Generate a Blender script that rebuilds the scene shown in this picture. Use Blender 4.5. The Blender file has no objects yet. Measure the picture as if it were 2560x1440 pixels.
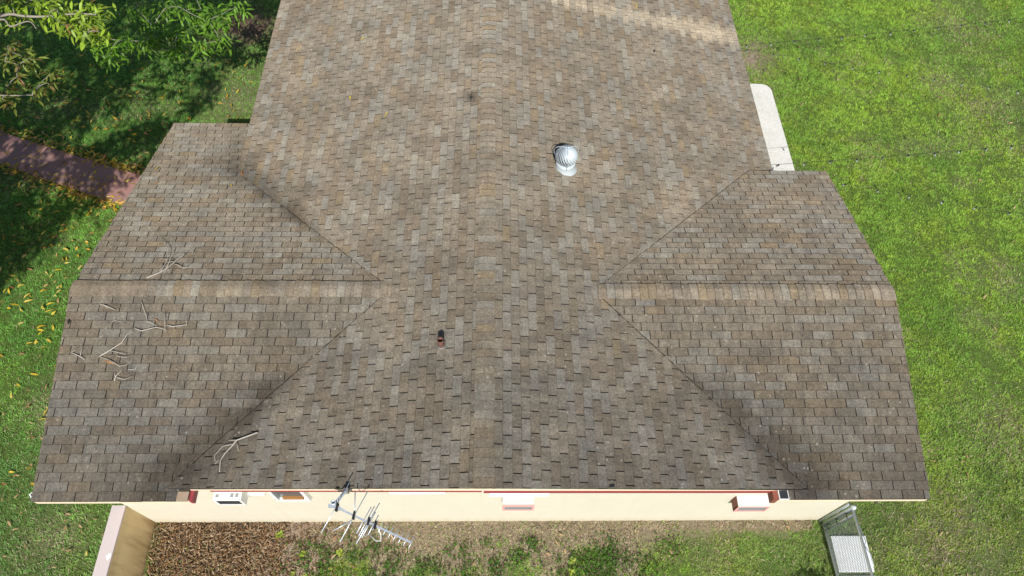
import bpy, math, random
import numpy as np
from mathutils import Vector, Matrix, noise as mnoise

random.seed(7)
RNG = np.random.default_rng(7)
S = bpy.context.scene
COL = S.collection

# ------------------------------------------------------------------ camera
CAM = np.array([0.1609, -5.4338, 12.3031])
PITCH, YAW, ROLL, FOC = 1.02526, -0.04108, 0.03815, 1745.24      # focal length in pixels of a 2560 wide picture
def cam_axes():
    cp, sp = math.cos(PITCH), math.sin(PITCH)
    f, u, r = np.array([0, cp, -sp]), np.array([0, sp, cp]), np.array([1., 0, 0])
    cy, sy = math.cos(YAW), math.sin(YAW)
    Z = np.array([[cy, -sy, 0], [sy, cy, 0], [0, 0, 1]])
    f, u, r = Z @ f, Z @ u, Z @ r
    cr, sr = math.cos(ROLL), math.sin(ROLL)
    return f, -sr * r + cr * u, cr * r + sr * u
CF, CU, CR = cam_axes()
cd = bpy.data.cameras.new('camera')
cd.sensor_width = 36.0
cd.lens = 36.0 * FOC / 2560.0
cd.clip_start = 0.05
cd.clip_end = 500
cam = bpy.data.objects.new('camera', cd)
COL.objects.link(cam)
cam.matrix_world = Matrix(((CR[0], CU[0], -CF[0], CAM[0]), (CR[1], CU[1], -CF[1], CAM[1]),
                           (CR[2], CU[2], -CF[2], CAM[2]), (0, 0, 0, 1)))
S.camera = cam
def project(P):                                                   # used only to rank pieces by size and to skip unseen grass
    d = np.asarray(P, float) - CAM
    w = d @ CF
    return np.stack([1280 + FOC * (d @ CR) / w, 720 - FOC * (d @ CU) / w], -1)

# ------------------------------------------------------------------ sky and sun
SUN_TO = Vector((0.036, -0.723, 0.690)).normalized()              # towards the sun
W = bpy.data.worlds.new('World')
S.world = W
W.use_nodes = True
wn = W.node_tree
bg = wn.nodes['Background']
sky = wn.nodes.new('ShaderNodeTexSky')
sky.sky_type = 'NISHITA'
sky.sun_disc = False
sky.sun_elevation = math.asin(SUN_TO.z)
sky.sun_rotation = math.atan2(SUN_TO.x, SUN_TO.y)
wn.links.new(sky.outputs[0], bg.inputs[0])
bg.inputs[1].default_value = 0.10
sd = bpy.data.lights.new('sun', 'SUN')
sd.energy = 4.9
sd.angle = math.radians(0.55)
sd.color = (1.0, 0.955, 0.89)
sun = bpy.data.objects.new('sun', sd)
COL.objects.link(sun)
sun.rotation_euler = SUN_TO.to_track_quat('Z', 'Y').to_euler()
sun.location = (0, -20, 20)
vs = S.view_settings
vs.view_transform = 'Standard'
vs.look = 'None'
vs.gamma = 1.0
vs.exposure = 0.08
vs.use_curve_mapping = False
S.cycles.max_bounces = 6
S.cycles.diffuse_bounces = 3

# ------------------------------------------------------------------ helpers
def tag(o, label=None, cat=None, group=None, kind=None):
    if label: o['label'] = label
    if cat: o['category'] = cat
    if group: o['group'] = group
    if kind: o['kind'] = kind
    return o
def link(name, me, mat=None, parent=None):
    o = bpy.data.objects.new(name, me)
    if mat is not None and me is not None and len(me.materials) == 0:
        me.materials.append(mat)
    COL.objects.link(o)
    if parent is not None: o.parent = parent
    return o
def empty(name, loc=(0, 0, 0)):
    o = bpy.data.objects.new(name, None)
    o.location = loc
    o.empty_display_size = 0.2
    COL.objects.link(o)
    return o
class MB:
    """collects shapes for ONE mesh"""
    def __init__(s): s.v, s.f, s.c = [], [], []
    def add(s, vs_, fs, col=None):
        n = len(s.v)
        s.v += [tuple(map(float, p)) for p in vs_]
        s.f += [tuple(i + n for i in f) for f in fs]
        s.c += ([col] * len(vs_) if not isinstance(col, list) else col)
        return s
    def box(s, x0, x1, y0, y1, z0, z1, col=None):
        return s.add([(x0, y0, z0), (x1, y0, z0), (x1, y1, z0), (x0, y1, z0), (x0, y0, z1), (x1, y0, z1), (x1, y1, z1), (x0, y1, z1)],
                     [(3, 2, 1, 0), (4, 5, 6, 7), (0, 1, 5, 4), (1, 2, 6, 5), (2, 3, 7, 6), (3, 0, 4, 7)], col)
    def beam(s, p, q, h, t, inward, drop=0.0, col=None):
        """board from p to q, its top edge on the line, height h downwards, thickness t towards 'inward'"""
        p, q, n = Vector(p), Vector(q), Vector(inward).normalized() * t
        d, hh = Vector((0, 0, -drop)), Vector((0, 0, -h))
        a = [p + d, q + d, q + d + n, p + d + n]
        b = [x + hh for x in a]
        return s.add(a + b, [(0, 1, 2, 3), (7, 6, 5, 4), (4, 5, 1, 0), (5, 6, 2, 1), (6, 7, 3, 2), (7, 4, 0, 3)], col)
    def prism(s, poly, n, col=None):
        """polygon (3d points) pushed along vector n"""
        k = len(poly)
        a = [Vector(p) for p in poly]
        b = [p + Vector(n) for p in a]
        return s.add(a + b, [tuple(range(k))[::-1], tuple(range(k, 2 * k))] + [(i, (i + 1) % k, k + (i + 1) % k, k + i) for i in range(k)], col)
    def tube(s, pts, r, sides=6, cap=True, col=None):
        pts = [Vector(p) for p in pts]
        rs = r if hasattr(r, '__len__') else [r] * len(pts)
        up = Vector((0, 0, 1))
        vs_, fs = [], []
        for i, p in enumerate(pts):
            t = (pts[min(i + 1, len(pts) - 1)] - pts[max(i - 1, 0)])
            t = t.normalized() if t.length > 1e-9 else Vector((0, 0, 1))
            a = t.cross(up if abs(t.z) < 0.95 else Vector((1, 0, 0))).normalized()
            b = t.cross(a)
            for k in range(sides):
                w = 2 * math.pi * k / sides
                vs_.append(p + (a * math.cos(w) + b * math.sin(w)) * rs[i])
        for i in range(len(pts) - 1):
            for k in range(sides):
                fs.append((i * sides + k, i * sides + (k + 1) % sides, (i + 1) * sides + (k + 1) % sides, (i + 1) * sides + k))
        if cap:
            fs.append(tuple(range(sides))[::-1])
            fs.append(tuple((len(pts) - 1) * sides + k for k in range(sides)))
        return s.add(vs_, fs, col)
    def lathe(s, prof, c, n=20, col=None, axis=None):
        c = Vector(c)
        R = axis.to_track_quat('Z', 'X').to_matrix() if axis is not None else Matrix.Identity(3)
        vs_, fs = [], []
        for (r, z) in prof:
            for k in range(n):
                w = 2 * math.pi * k / n
                vs_.append(c + R @ Vector((r * math.cos(w), r * math.sin(w), z)))
        for i in range(len(prof) - 1):
            for k in range(n):
                fs.append((i * n + k, i * n + (k + 1) % n, (i + 1) * n + (k + 1) % n, (i + 1) * n + k))
        return s.add(vs_, fs, col)
    def mesh(s, name):
        me = bpy.data.meshes.new(name)
        me.from_pydata(s.v, [], s.f)
        if any(c is not None for c in s.c):
            at = me.color_attributes.new('Col', 'FLOAT_COLOR', 'POINT')
            flat = np.ones((len(s.v), 4), np.float32)
            for i, c in enumerate(s.c):
                if c is not None: flat[i, :3] = c
            at.data.foreach_set('color', flat.ravel())
        me.update()
        return me
    def build(s, name, mat=None, parent=None, smooth=False):
        me = s.mesh(name)
        if smooth: me.polygons.foreach_set('use_smooth', [True] * len(me.polygons))
        return link(name, me, mat, parent)
def fast_mesh(name, verts, nper, faces_per, cols, mat):
    """many alike pieces in one mesh; verts (N, nper, 3), faces_per a list of tuples, cols (N, nper, 3)"""
    N = verts.shape[0]
    me = bpy.data.meshes.new(name)
    me.vertices.add(N * nper)
    me.vertices.foreach_set('co', verts.astype(np.float32).ravel())
    lens = [len(f) for f in faces_per]
    idx = np.concatenate([np.array(f) for f in faces_per])
    loops = (np.arange(N)[:, None] * nper + idx[None, :]).ravel()
    starts = np.concatenate([[0], np.cumsum(lens)[:-1]])
    st = (np.arange(N)[:, None] * len(idx) + starts[None, :]).ravel()
    me.loops.add(len(loops))
    me.loops.foreach_set('vertex_index', loops.astype(np.int32))
    me.polygons.add(len(st))
    me.polygons.foreach_set('loop_start', st.astype(np.int32))
    me.update(calc_edges=True)
    at = me.color_attributes.new('Col', 'FLOAT_COLOR', 'POINT')
    c4 = np.ones((N * nper, 4), np.float32)
    c4[:, :3] = cols.reshape(-1, 3)
    at.data.foreach_set('color', c4.ravel())
    me.materials.append(mat)
    return me
_vg = {}
def vn(x, y, scale, seed):
    """smooth value noise 0..1 on arrays"""
    if seed not in _vg: _vg[seed] = np.random.default_rng(1000 + seed).random((128, 128))
    g = _vg[seed]
    X, Y = np.asarray(x, float) / scale + 500, np.asarray(y, float) / scale + 500
    i, j = np.floor(X).astype(int), np.floor(Y).astype(int)
    fx, fy = X - i, Y - j
    fx, fy = fx * fx * (3 - 2 * fx), fy * fy * (3 - 2 * fy)
    a, b, c, d = g[i % 128, j % 128], g[(i + 1) % 128, j % 128], g[i % 128, (j + 1) % 128], g[(i + 1) % 128, (j + 1) % 128]
    return (a * (1 - fx) + b * fx) * (1 - fy) + (c * (1 - fx) + d * fx) * fy
def fbm(x, y, scale, seed):
    return 0.55 * vn(x, y, scale, seed) + 0.3 * vn(x, y, scale * 0.45, seed + 1) + 0.15 * vn(x, y, scale * 0.2, seed + 2)
def sstep(a, b, x):
    t = np.clip((np.asarray(x, float) - a) / (b - a), 0, 1)
    return t * t * (3 - 2 * t)

# ------------------------------------------------------------------ materials
def nodes(name):
    m = bpy.data.materials.new(name)
    m.use_nodes = True
    nt = m.node_tree
    nt.nodes.clear()
    out = nt.nodes.new('ShaderNodeOutputMaterial')
    return m, nt, out
def N(nt, kind, **kw):
    n = nt.nodes.new(kind)
    for k, v in kw.items(): setattr(n, k, v)
    return n
def geo_pos(nt):
    return N(nt, 'ShaderNodeNewGeometry').outputs['Position']
def ntex(nt, vec, scale, detail=3, rough=0.6):
    n = N(nt, 'ShaderNodeTexNoise')
    n.inputs['Scale'].default_value = scale
    n.inputs['Detail'].default_value = detail
    n.inputs['Roughness'].default_value = rough
    nt.links.new(vec, n.inputs['Vector'])
    return n.outputs['Fac']
def ramp(nt, fac, a, b, va=0.0, vb=1.0):
    n = N(nt, 'ShaderNodeMapRange')
    n.inputs[1].default_value, n.inputs[2].default_value = a, b
    n.inputs[3].default_value, n.inputs[4].default_value = va, vb
    nt.links.new(fac, n.inputs[0])
    return n.outputs[0]
def mixc(nt, fac, a, b, mode='MIX'):
    n = N(nt, 'ShaderNodeMix', data_type='RGBA', blend_type=mode)
    for sock, val in ((n.inputs[0], fac), (n.inputs[6], a), (n.inputs[7], b)):
        if isinstance(val, (int, float)): sock.default_value = val
        elif isinstance(val, tuple): sock.default_value = (*val, 1)
        else: nt.links.new(val, sock)
    return n.outputs[2]
def math_(nt, op, a, b=0.0):
    n = N(nt, 'ShaderNodeMath', operation=op)
    for sock, val in ((n.inputs[0], a), (n.inputs[1], b)):
        if isinstance(val, (int, float)): sock.default_value = val
        else: nt.links.new(val, sock)
    return n.outputs[0]
def bump(nt, h, dist, strength=1.0):
    n = N(nt, 'ShaderNodeBump')
    n.inputs['Distance'].default_value = dist
    n.inputs['Strength'].default_value = strength
    nt.links.new(h, n.inputs['Height'])
    return n.outputs[0]
def principled(nt, out, col, rough=0.8, metal=0.0, normal=None, spec=0.3):
    b = N(nt, 'ShaderNodeBsdfPrincipled')
    if isinstance(col, tuple): b.inputs['Base Color'].default_value = (*col, 1)
    else: nt.links.new(col, b.inputs['Base Color'])
    if isinstance(rough, (int, float)): b.inputs['Roughness'].default_value = rough
    else: nt.links.new(rough, b.inputs['Roughness'])
    b.inputs['Metallic'].default_value = metal
    b.inputs['Specular IOR Level'].default_value = spec
    if normal is not None: nt.links.new(normal, b.inputs['Normal'])
    nt.links.new(b.outputs[0], out.inputs[0])
    return b
def painted(name, col, rough=0.6, var=0.12, dirt=(0.35, 0.3, 0.22), dirt_amt=0.2, scale=3.0, bumpd=0.002, metal=0.0):
    m, nt, out = nodes(name)
    p = geo_pos(nt)
    n1, n2 = ntex(nt, p, scale, 5), ntex(nt, p, scale * 12, 4)
    c = mixc(nt, 1.0, col, mixc(nt, n1, (1 - var,) * 3, (1 + var,) * 3), 'MULTIPLY')
    c = mixc(nt, ramp(nt, n2, 0.56, 0.75, 0, dirt_amt), c, dirt)
    principled(nt, out, c, rough, metal, bump(nt, n2, bumpd, 0.5))
    return m
def shingle_material(name='asphalt_shingle'):
    m, nt, out = nodes(name)
    p = geo_pos(nt)
    at = N(nt, 'ShaderNodeAttribute', attribute_name='Col').outputs['Color']
    g1 = ntex(nt, p, 34, 3, 0.75)
    g2 = ntex(nt, p, 105, 2, 0.7)
    bigw = ntex(nt, p, 1.1, 4, 0.6)
    mid = ntex(nt, p, 6.5, 3, 0.6)
    c = mixc(nt, 1.0, at, mixc(nt, ramp(nt, g1, 0.3, 0.7), (0.66,) * 3, (1.34, 1.34, 1.35)), 'MULTIPLY')
    c = mixc(nt, 1.0, c, mixc(nt, ramp(nt, g2, 0.3, 0.7), (0.72,) * 3, (1.28,) * 3), 'MULTIPLY')
    c = mixc(nt, 1.0, c, mixc(nt, ramp(nt, mid, 0.3, 0.7), (0.87, 0.87, 0.88), (1.13, 1.12, 1.1)), 'MULTIPLY')
    c = mixc(nt, 1.0, c, mixc(nt, ramp(nt, bigw, 0.3, 0.7), (0.86, 0.87, 0.88), (1.15, 1.12, 1.06)), 'MULTIPLY')
    # wear streaks run down each slope
    ng = N(nt, 'ShaderNodeNewGeometry')
    sp = N(nt, 'ShaderNodeSeparateXYZ')
    nt.links.new(ng.outputs['True Normal'], sp.inputs[0])
    ismain = math_(nt, 'GREATER_THAN', math_(nt, 'ABSOLUTE', sp.outputs[0]), math_(nt, 'ABSOLUTE', sp.outputs[1]))
    st = []
    for sc in ((1.3, 9, 1), (9, 1.3, 1)):
        mp = N(nt, 'ShaderNodeMapping')
        mp.inputs['Scale'].default_value = sc
        nt.links.new(p, mp.inputs[0])
        st.append(ntex(nt, mp.outputs[0], 1.0, 4, 0.65))
    mm = N(nt, 'ShaderNodeMix', data_type='FLOAT')
    nt.links.new(ismain, mm.inputs[0]); nt.links.new(st[1], mm.inputs[2]); nt.links.new(st[0], mm.inputs[3])
    c = mixc(nt, 1.0, c, mixc(nt, ramp(nt, mm.outputs[0], 0.32, 0.68), (0.84, 0.83, 0.82), (1.16, 1.15, 1.12)), 'MULTIPLY')
    # pale lichen specks
    v = N(nt, 'ShaderNodeTexVoronoi', feature='F1')
    v.inputs['Scale'].default_value = 9.0
    nt.links.new(p, v.inputs['Vector'])
    spot = math_(nt, 'MULTIPLY', ramp(nt, v.outputs['Distance'], 0.10, 0.19, 1, 0), ramp(nt, ntex(nt, p, 2.3, 2), 0.48, 0.62, 0, 0.55))
    c = mixc(nt, spot, c, (0.40, 0.38, 0.33))
    d = N(nt, 'ShaderNodeBsdfDiffuse')
    d.inputs['Roughness'].default_value = 1.0
    nt.links.new(c, d.inputs['Color'])
    nt.links.new(bump(nt, g2, 0.006, 0.9), d.inputs['Normal'])
    nt.links.new(d.outputs[0], out.inputs[0])
    return m
def leafy(name, trans=0.3, rand=None, rough=0.5, spec=0.25):
    """leaf and blade material: colour from the Col attribute, or between colours by the object's random number"""
    m, nt, out = nodes(name)
    if rand is None:
        c = N(nt, 'ShaderNodeAttribute', attribute_name='Col').outputs['Color']
    else:
        r = N(nt, 'ShaderNodeValToRGB')
        r.color_ramp.interpolation = 'LINEAR'
        el = r.color_ramp.elements
        el[0].position, el[0].color = rand[0][0], (*rand[0][1], 1)
        el[1].position, el[1].color = rand[-1][0], (*rand[-1][1], 1)
        for pos, cc in rand[1:-1]:
            e = el.new(pos)
            e.color = (*cc, 1)
        nt.links.new(N(nt, 'ShaderNodeObjectInfo').outputs['Random'], r.inputs[0])
        p = geo_pos(nt)
        c = mixc(nt, 1.0, r.outputs[0], mixc(nt, ramp(nt, ntex(nt, p, 40, 3), 0.3, 0.7), (0.72,) * 3, (1.22,) * 3), 'MULTIPLY')
    b = N(nt, 'ShaderNodeBsdfPrincipled')
    nt.links.new(c, b.inputs['Base Color'])
    b.inputs['Roughness'].default_value = rough
    b.inputs['Specular IOR Level'].default_value = spec
    t = N(nt, 'ShaderNodeBsdfTranslucent')
    nt.links.new(c, t.inputs['Color'])
    mx = N(nt, 'ShaderNodeMixShader')
    mx.inputs[0].default_value = trans
    nt.links.new(b.outputs[0], mx.inputs[1])
    nt.links.new(t.outputs[0], mx.inputs[2])
    nt.links.new(mx.outputs[0], out.inputs[0])
    return m
def matte_attr(name, rough=0.9):
    m, nt, out = nodes(name)
    c = N(nt, 'ShaderNodeAttribute', attribute_name='Col').outputs['Color']
    c = mixc(nt, 1.0, c, mixc(nt, ramp(nt, ntex(nt, geo_pos(nt), 60, 3), 0.3, 0.7), (0.75,) * 3, (1.25,) * 3), 'MULTIPLY')
    principled(nt, out, c, rough, spec=0.15)
    return m
def ground_material():
    m, nt, out = nodes('lawn_soil')
    p = geo_pos(nt)
    n1, n2, n3 = ntex(nt, p, 0.9, 5), ntex(nt, p, 14, 5, 0.7), ntex(nt, p, 70, 3, 0.7)
    at = N(nt, 'ShaderNodeAttribute', attribute_name='Col').outputs['Color']
    c = mixc(nt, 1.0, at, mixc(nt, ramp(nt, n2, 0.3, 0.7), (0.6,) * 3, (1.4,) * 3), 'MULTIPLY')
    c = mixc(nt, 1.0, c, mixc(nt, ramp(nt, n3, 0.3, 0.7), (0.65,) * 3, (1.35,) * 3), 'MULTIPLY')
    c = mixc(nt, 1.0, c, mixc(nt, n1, (0.85,) * 3, (1.15,) * 3), 'MULTIPLY')
    principled(nt, out, c, 0.95, 0, bump(nt, n2, 0.02, 0.7), 0.1)
    return m
def concrete(name, col, stain, amt=0.35, scale=2.2):
    m, nt, out = nodes(name)
    p = geo_pos(nt)
    n1, n2, n3 = ntex(nt, p, scale, 6, 0.65), ntex(nt, p, 22, 4, 0.7), ntex(nt, p, 140, 2)
    c = mixc(nt, ramp(nt, n1, 0.45, 0.7, 0, amt), col, stain)
    c = mixc(nt, 1.0, c, mixc(nt, ramp(nt, n2, 0.3, 0.7), (0.86,) * 3, (1.12,) * 3), 'MULTIPLY')
    c = mixc(nt, 1.0, c, mixc(nt, ramp(nt, n3, 0.3, 0.7), (0.93,) * 3, (1.07,) * 3), 'MULTIPLY')
    principled(nt, out, c, 0.85, 0, bump(nt, n3, 0.002, 0.6), 0.2)
    return m
def path_material():
    m, nt, out = nodes('red_painted_concrete')
    p = geo_pos(nt)
    n1, n2, n3 = ntex(nt, p, 1.6, 5, 0.65), ntex(nt, p, 9, 6, 0.75), ntex(nt, p, 60, 3)
    c = mixc(nt, ramp(nt, n1, 0.35, 0.7), (0.37, 0.195, 0.165), (0.29, 0.19, 0.17))
    c = mixc(nt, ramp(nt, n2, 0.62, 0.75, 0, 0.6), c, (0.47, 0.38, 0.36))
    c = mixc(nt, ramp(nt, n3, 0.6, 0.8, 0, 0.4), c, (0.14, 0.1, 0.09))
    principled(nt, out, c, 0.8, 0, bump(nt, n3, 0.002, 0.6), 0.2)
    return m
def stucco(name, col, low, streak, base_z0=0.0, base_z1=0.35):
    m, nt, out = nodes(name)
    p = geo_pos(nt)
    sep = N(nt, 'ShaderNodeSeparateXYZ')
    nt.links.new(p, sep.inputs[0])
    n1, n2 = ntex(nt, p, 1.7, 6, 0.65), ntex(nt, p, 45, 4)
    mp = N(nt, 'ShaderNodeMapping')
    mp.inputs['Scale'].default_value = (5, 5, 0.7)
    nt.links.new(p, mp.inputs[0])
    n3 = ntex(nt, mp.outputs[0], 1.6, 5, 0.65)
    c = mixc(nt, ramp(nt, n1, 0.35, 0.7, 0, 0.6), col, tuple(x * 0.93 for x in col))
    c = mixc(nt, ramp(nt, n3, 0.5, 0.75, 0, streak), c, low)
    splash = math_(nt, 'MULTIPLY', ramp(nt, sep.outputs['Z'], base_z0, base_z1, 1, 0), ramp(nt, n3, 0.3, 0.65, 0.2, 1.0))
    c = mixc(nt, splash, c, low)
    principled(nt, out, c, 0.8, 0, bump(nt, n2, 0.004, 0.5), 0.2)
    return m

M = {}
M['shingle'] = shingle_material()
M['deck'] = painted('roof_felt', (0.020, 0.018, 0.016), 0.95, 0.2, (0.03, 0.025, 0.02), 0.3, 8)
M['wall'] = stucco('cream_stucco', (0.66, 0.62, 0.505), (0.56, 0.50, 0.34), 0.22, 0.0, 0.30)
M['yard_wall'] = stucco('bounce_tinted_stained_stucco', (0.80, 0.62, 0.34), (0.28, 0.17, 0.07), 0.5, -0.1, 0.75)  # cream wall's shaded side: warm bounce light painted in, over real stains
M['coping'] = painted('pink_white_paint', (0.60, 0.52, 0.505), 0.6, 0.05, (0.8, 0.8, 0.8), 0.05, 2)
M['chip'] = painted('white_filler', (0.82, 0.84, 0.83), 0.6, 0.05)
M['fascia'] = painted('cream_board_paint', (0.80, 0.68, 0.50), 0.5, 0.06, (0.6, 0.4, 0.3), 0.15, 4)
M['red'] = painted('dark_red_paint', (0.29, 0.05, 0.06), 0.5, 0.12, (0.5, 0.2, 0.2), 0.15, 5)
M['brick_red'] = painted('brown_red_paint', (0.25, 0.085, 0.055), 0.6, 0.15, (0.2, 0.1, 0.06), 0.3, 6)
M['pink'] = painted('faded_pink_paint', (0.72, 0.36, 0.34), 0.6, 0.08, (0.8, 0.7, 0.66), 0.2, 8)
M['white'] = painted('white_paint', (0.80, 0.80, 0.78), 0.45, 0.04, (0.6, 0.6, 0.56), 0.15, 5)
M['grey_white'] = painted('weathered_white_metal', (0.64, 0.65, 0.63), 0.5, 0.07, (0.42, 0.42, 0.4), 0.3, 6)
M['dark'] = painted('dark_grille', (0.035, 0.04, 0.045), 0.5, 0.2, (0.2, 0.2, 0.2), 0.25, 30)
M['glass'] = painted('window_glass', (0.10, 0.11, 0.11), 0.12, 0.1, (0.2, 0.2, 0.2), 0.05)
M['tan'] = painted('bare_tan_board', (0.36, 0.27, 0.19), 0.8, 0.15, (0.25, 0.18, 0.12), 0.4, 9)
M['orange'] = painted('orange_plywood', (0.36, 0.17, 0.06), 0.6, 0.2, (0.3, 0.12, 0.04), 0.4, 10)
M['galv'] = painted('galvanised_metal', (0.64, 0.71, 0.74), 0.36, 0.05, (0.45, 0.5, 0.52), 0.2, 8, 0.0005, 0.3)
M['steel'] = painted('zinc_steel', (0.50, 0.54, 0.55), 0.42, 0.1, (0.25, 0.2, 0.16), 0.3, 10, 0.0005, 0.6)
M['alu'] = painted('antenna_aluminium', (0.66, 0.72, 0.77), 0.35, 0.06, (0.4, 0.45, 0.5), 0.25, 10, 0.0005, 0.5)
M['black'] = painted('black_plastic', (0.018, 0.018, 0.02), 0.5, 0.1)
M['copper'] = painted('rusty_pipe', (0.125, 0.06, 0.042), 0.7, 0.2, (0.09, 0.07, 0.04), 0.5, 14)
M['lead'] = painted('grey_flashing', (0.21, 0.20, 0.18), 0.7, 0.15, (0.12, 0.11, 0.1), 0.4, 12)
M['pad'] = concrete('pale_concrete', (0.68, 0.67, 0.61), (0.52, 0.49, 0.42), 0.35)
M['slab'] = concrete('white_concrete', (0.80, 0.82, 0.82), (0.55, 0.56, 0.54), 0.35, 4)
M['path'] = path_material()
M['ground'] = ground_material()
M['blade'] = leafy('grass_blade', 0.28, None, 0.55, 0.2)
M['crown'] = leafy('crown_leaf', 0.32, None, 0.4, 0.35)
M['leaf_green'] = leafy('mango_leaf', 0.32, [(0.0, (0.06, 0.17, 0.018)), (0.5, (0.11, 0.27, 0.025)), (0.85, (0.19, 0.33, 0.035)), (1.0, (0.26, 0.28, 0.05))], 0.38, 0.4)
M['leaf_bright'] = leafy('young_mango_leaf', 0.35, [(0.0, (0.12, 0.24, 0.02)), (0.6, (0.24, 0.34, 0.04)), (0.85, (0.34, 0.27, 0.07)), (1.0, (0.30, 0.14, 0.06))], 0.38, 0.4)
M['leaf_rust'] = leafy('rusty_mango_leaf', 0.3, [(0.0, (0.13, 0.24, 0.03)), (0.45, (0.24, 0.24, 0.05)), (0.8, (0.30, 0.20, 0.07)), (1.0, (0.30, 0.13, 0.05))], 0.45, 0.3)
M['leaf_fallen'] = leafy('fallen_yellow_leaf', 0.15, [(0.0, (0.66, 0.47, 0.03)), (0.5, (0.72, 0.56, 0.12)), (0.75, (0.62, 0.46, 0.16)), (0.9, (0.46, 0.28, 0.12)), (1.0, (0.34, 0.14, 0.06))], 0.6, 0.25)
M['leaf_tan'] = leafy('fallen_tan_leaf', 0.1, [(0.0, (0.55, 0.40, 0.22)), (0.6, (0.42, 0.27, 0.14)), (1.0, (0.32, 0.17, 0.09))], 0.7, 0.2)
M['bark'] = painted('pale_bark', (0.30, 0.27, 0.23), 0.85, 0.25, (0.14, 0.12, 0.1), 0.4, 10, 0.006)
M['twig'] = painted('bleached_twig', (0.46, 0.42, 0.36), 0.8, 0.2, (0.25, 0.2, 0.16), 0.4, 25, 0.002)
M['chips'] = matte_attr('mulch_chip')
M['weed'] = leafy('yellow_green_weed', 0.3, [(0.0, (0.30, 0.42, 0.05)), (1.0, (0.42, 0.48, 0.08))], 0.5, 0.25)
M['bulb'] = painted('frosted_bulb', (0.24, 0.28, 0.22), 0.12, 0.03)

# ------------------------------------------------------------------ roof numbers
ZL, SL, ZR, SR, ZM, SM = 3.319, 0.2565, 3.273, 0.2495, 3.666, 0.2412      # ridge heights and pitches: left wing, right wing, main
XL, XR, YS, YNL, YNR, ML, MR = 6.165, 6.235, 2.949, 4.469, 3.056, 4.51, 5.305
YTOP = 11.0
RAKE_A = -3.084                                                    # the south gable end is cut as a shallow prow
RK_L, RK_R = (RAKE_A + 2.809) / -4.0, (RAKE_A + 2.839) / -4.0
def rake_y(x): return RAKE_A + (-x * RK_L if x < 0 else x * RK_R)
XI_L, XI_R = (ZM - ZL) / SM, (ZM - ZR) / SM
END_L, END_R = -4.05, 4.09                                         # where the wing eaves stop under the main gable
def zmain(x, y): return ZM - SM * abs(x)
def zwl(x, y): return ZL - SL * abs(y)
def zwr(x, y): return ZR - SR * abs(y)

def clip(poly, a, b, c):
    """keep the part of a polygon where a*x + b*y <= c"""
    out = []
    for i in range(len(poly)):
        p, q = poly[i], poly[(i + 1) % len(poly)]
        dp, dq = a * p[0] + b * p[1] - c, a * q[0] + b * q[1] - c
        if dp <= 0: out.append(p)
        if (dp < 0 < dq) or (dq < 0 < dp):
            t = dp / (dp - dq)
            out.append((p[0] + t * (q[0] - p[0]), p[1] + t * (q[1] - p[1])))
    return out
def area(poly):
    return 0.5 * abs(sum(poly[i][0] * poly[(i + 1) % len(poly)][1] - poly[(i + 1) % len(poly)][0] * poly[i][1] for i in range(len(poly))))

# ------------------------------------------------------------------ ground
def ground_cols(x, y):
    """soil, thatch and turf under the grass"""
    green = np.array([0.085, 0.125, 0.030])
    tan = np.array([0.25, 0.20, 0.14])
    c = np.tile(green, (len(x), 1))
    w = dry_amount(x, y)
    c = c * (1 - w[:, None]) + tan * w[:, None]
    s = soil_amount(x, y)
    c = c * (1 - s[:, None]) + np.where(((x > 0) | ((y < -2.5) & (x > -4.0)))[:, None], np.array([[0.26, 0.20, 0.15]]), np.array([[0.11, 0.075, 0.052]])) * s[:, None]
    return c
def dry_amount(x, y):
    """share of dead thatch: a strip along the south wall, patches in the lawns"""
    near = sstep(-3.55, -2.75, y) * (x > -5.6) * (x < 5.8) * (y < -2.5)
    strip = near * (1 - sstep(2.3, 4.2, x)) * (0.55 + 0.9 * fbm(x, y, 0.6, 40)) + (y < -2.5) * (x > -3.4) * (x < 3.0) * sstep(0.42, 0.58, fbm(x, y, 0.55, 60)) * 0.75
    strip = np.maximum(strip, (y < -2.5) * (y > -2.82) * (x > -5.6) * (x < 5.6) * 0.85)
    spots = np.zeros_like(x)
    for px, py, r in ((12.8, 10.4, 0.9), (11.5, 8.15, 0.6), (12.3, 7.3, 0.9), (10.9, 2.3, 0.5), (7.0, 9.2, 0.6), (6.7, 8.6, 0.5), (-7.6, 0.0, 0.6), (-8.0, -0.6, 0.5), (13.0, 4.5, 0.7), (-6.2, 7.4, 0.9), (-7.2, -2.9, 0.5), (8.0, -3.0, 0.8), (9.6, -1.0, 0.7)):
        spots = np.maximum(spots, np.exp(-((x - px) ** 2 + (y - py) ** 2) / r ** 2) * (0.05 + 0.55 * fbm(x, y, 0.35, 70)))
    gen = sstep(0.56, 0.75, fbm(x, y, 1.0, 80)) * 0.18
    return np.clip(np.maximum(np.maximum(strip, spots), gen), 0, 0.95)
def soil_amount(x, y):
    a = np.exp(-(((x + 6.4) / 0.9) ** 2 + ((y - 10.0) / 0.9) ** 2)) * 1.5
    b = np.exp(-(((x - 6.75) / 0.42) ** 2 + ((y - 9.1) / 0.62) ** 2)) * 1.5
    m = (x > -5.6) * (x < -2.95 + 0.3 * np.sin(y * 9)) * (y < -2.5) * 1.0
    e = np.exp(-(((x - 7.0) / 0.25) ** 2 + ((y + 0.4) / 0.35) ** 2)) * 0.7
    return np.clip(np.maximum(np.maximum(np.maximum(a, b) * (0.4 + 0.9 * fbm(x, y, 0.5, 90)), m), e), 0, 1)
gx = np.concatenate([[-400, -60], np.linspace(-18, 18, 181), [60, 400]])
gy = np.concatenate([[-400, -60], np.linspace(-9, 16, 126), [60, 400]])
GX, GY = np.meshgrid(gx, gy, indexing='ij')
gm = MB()
nx, ny = len(gx), len(gy)
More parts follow.
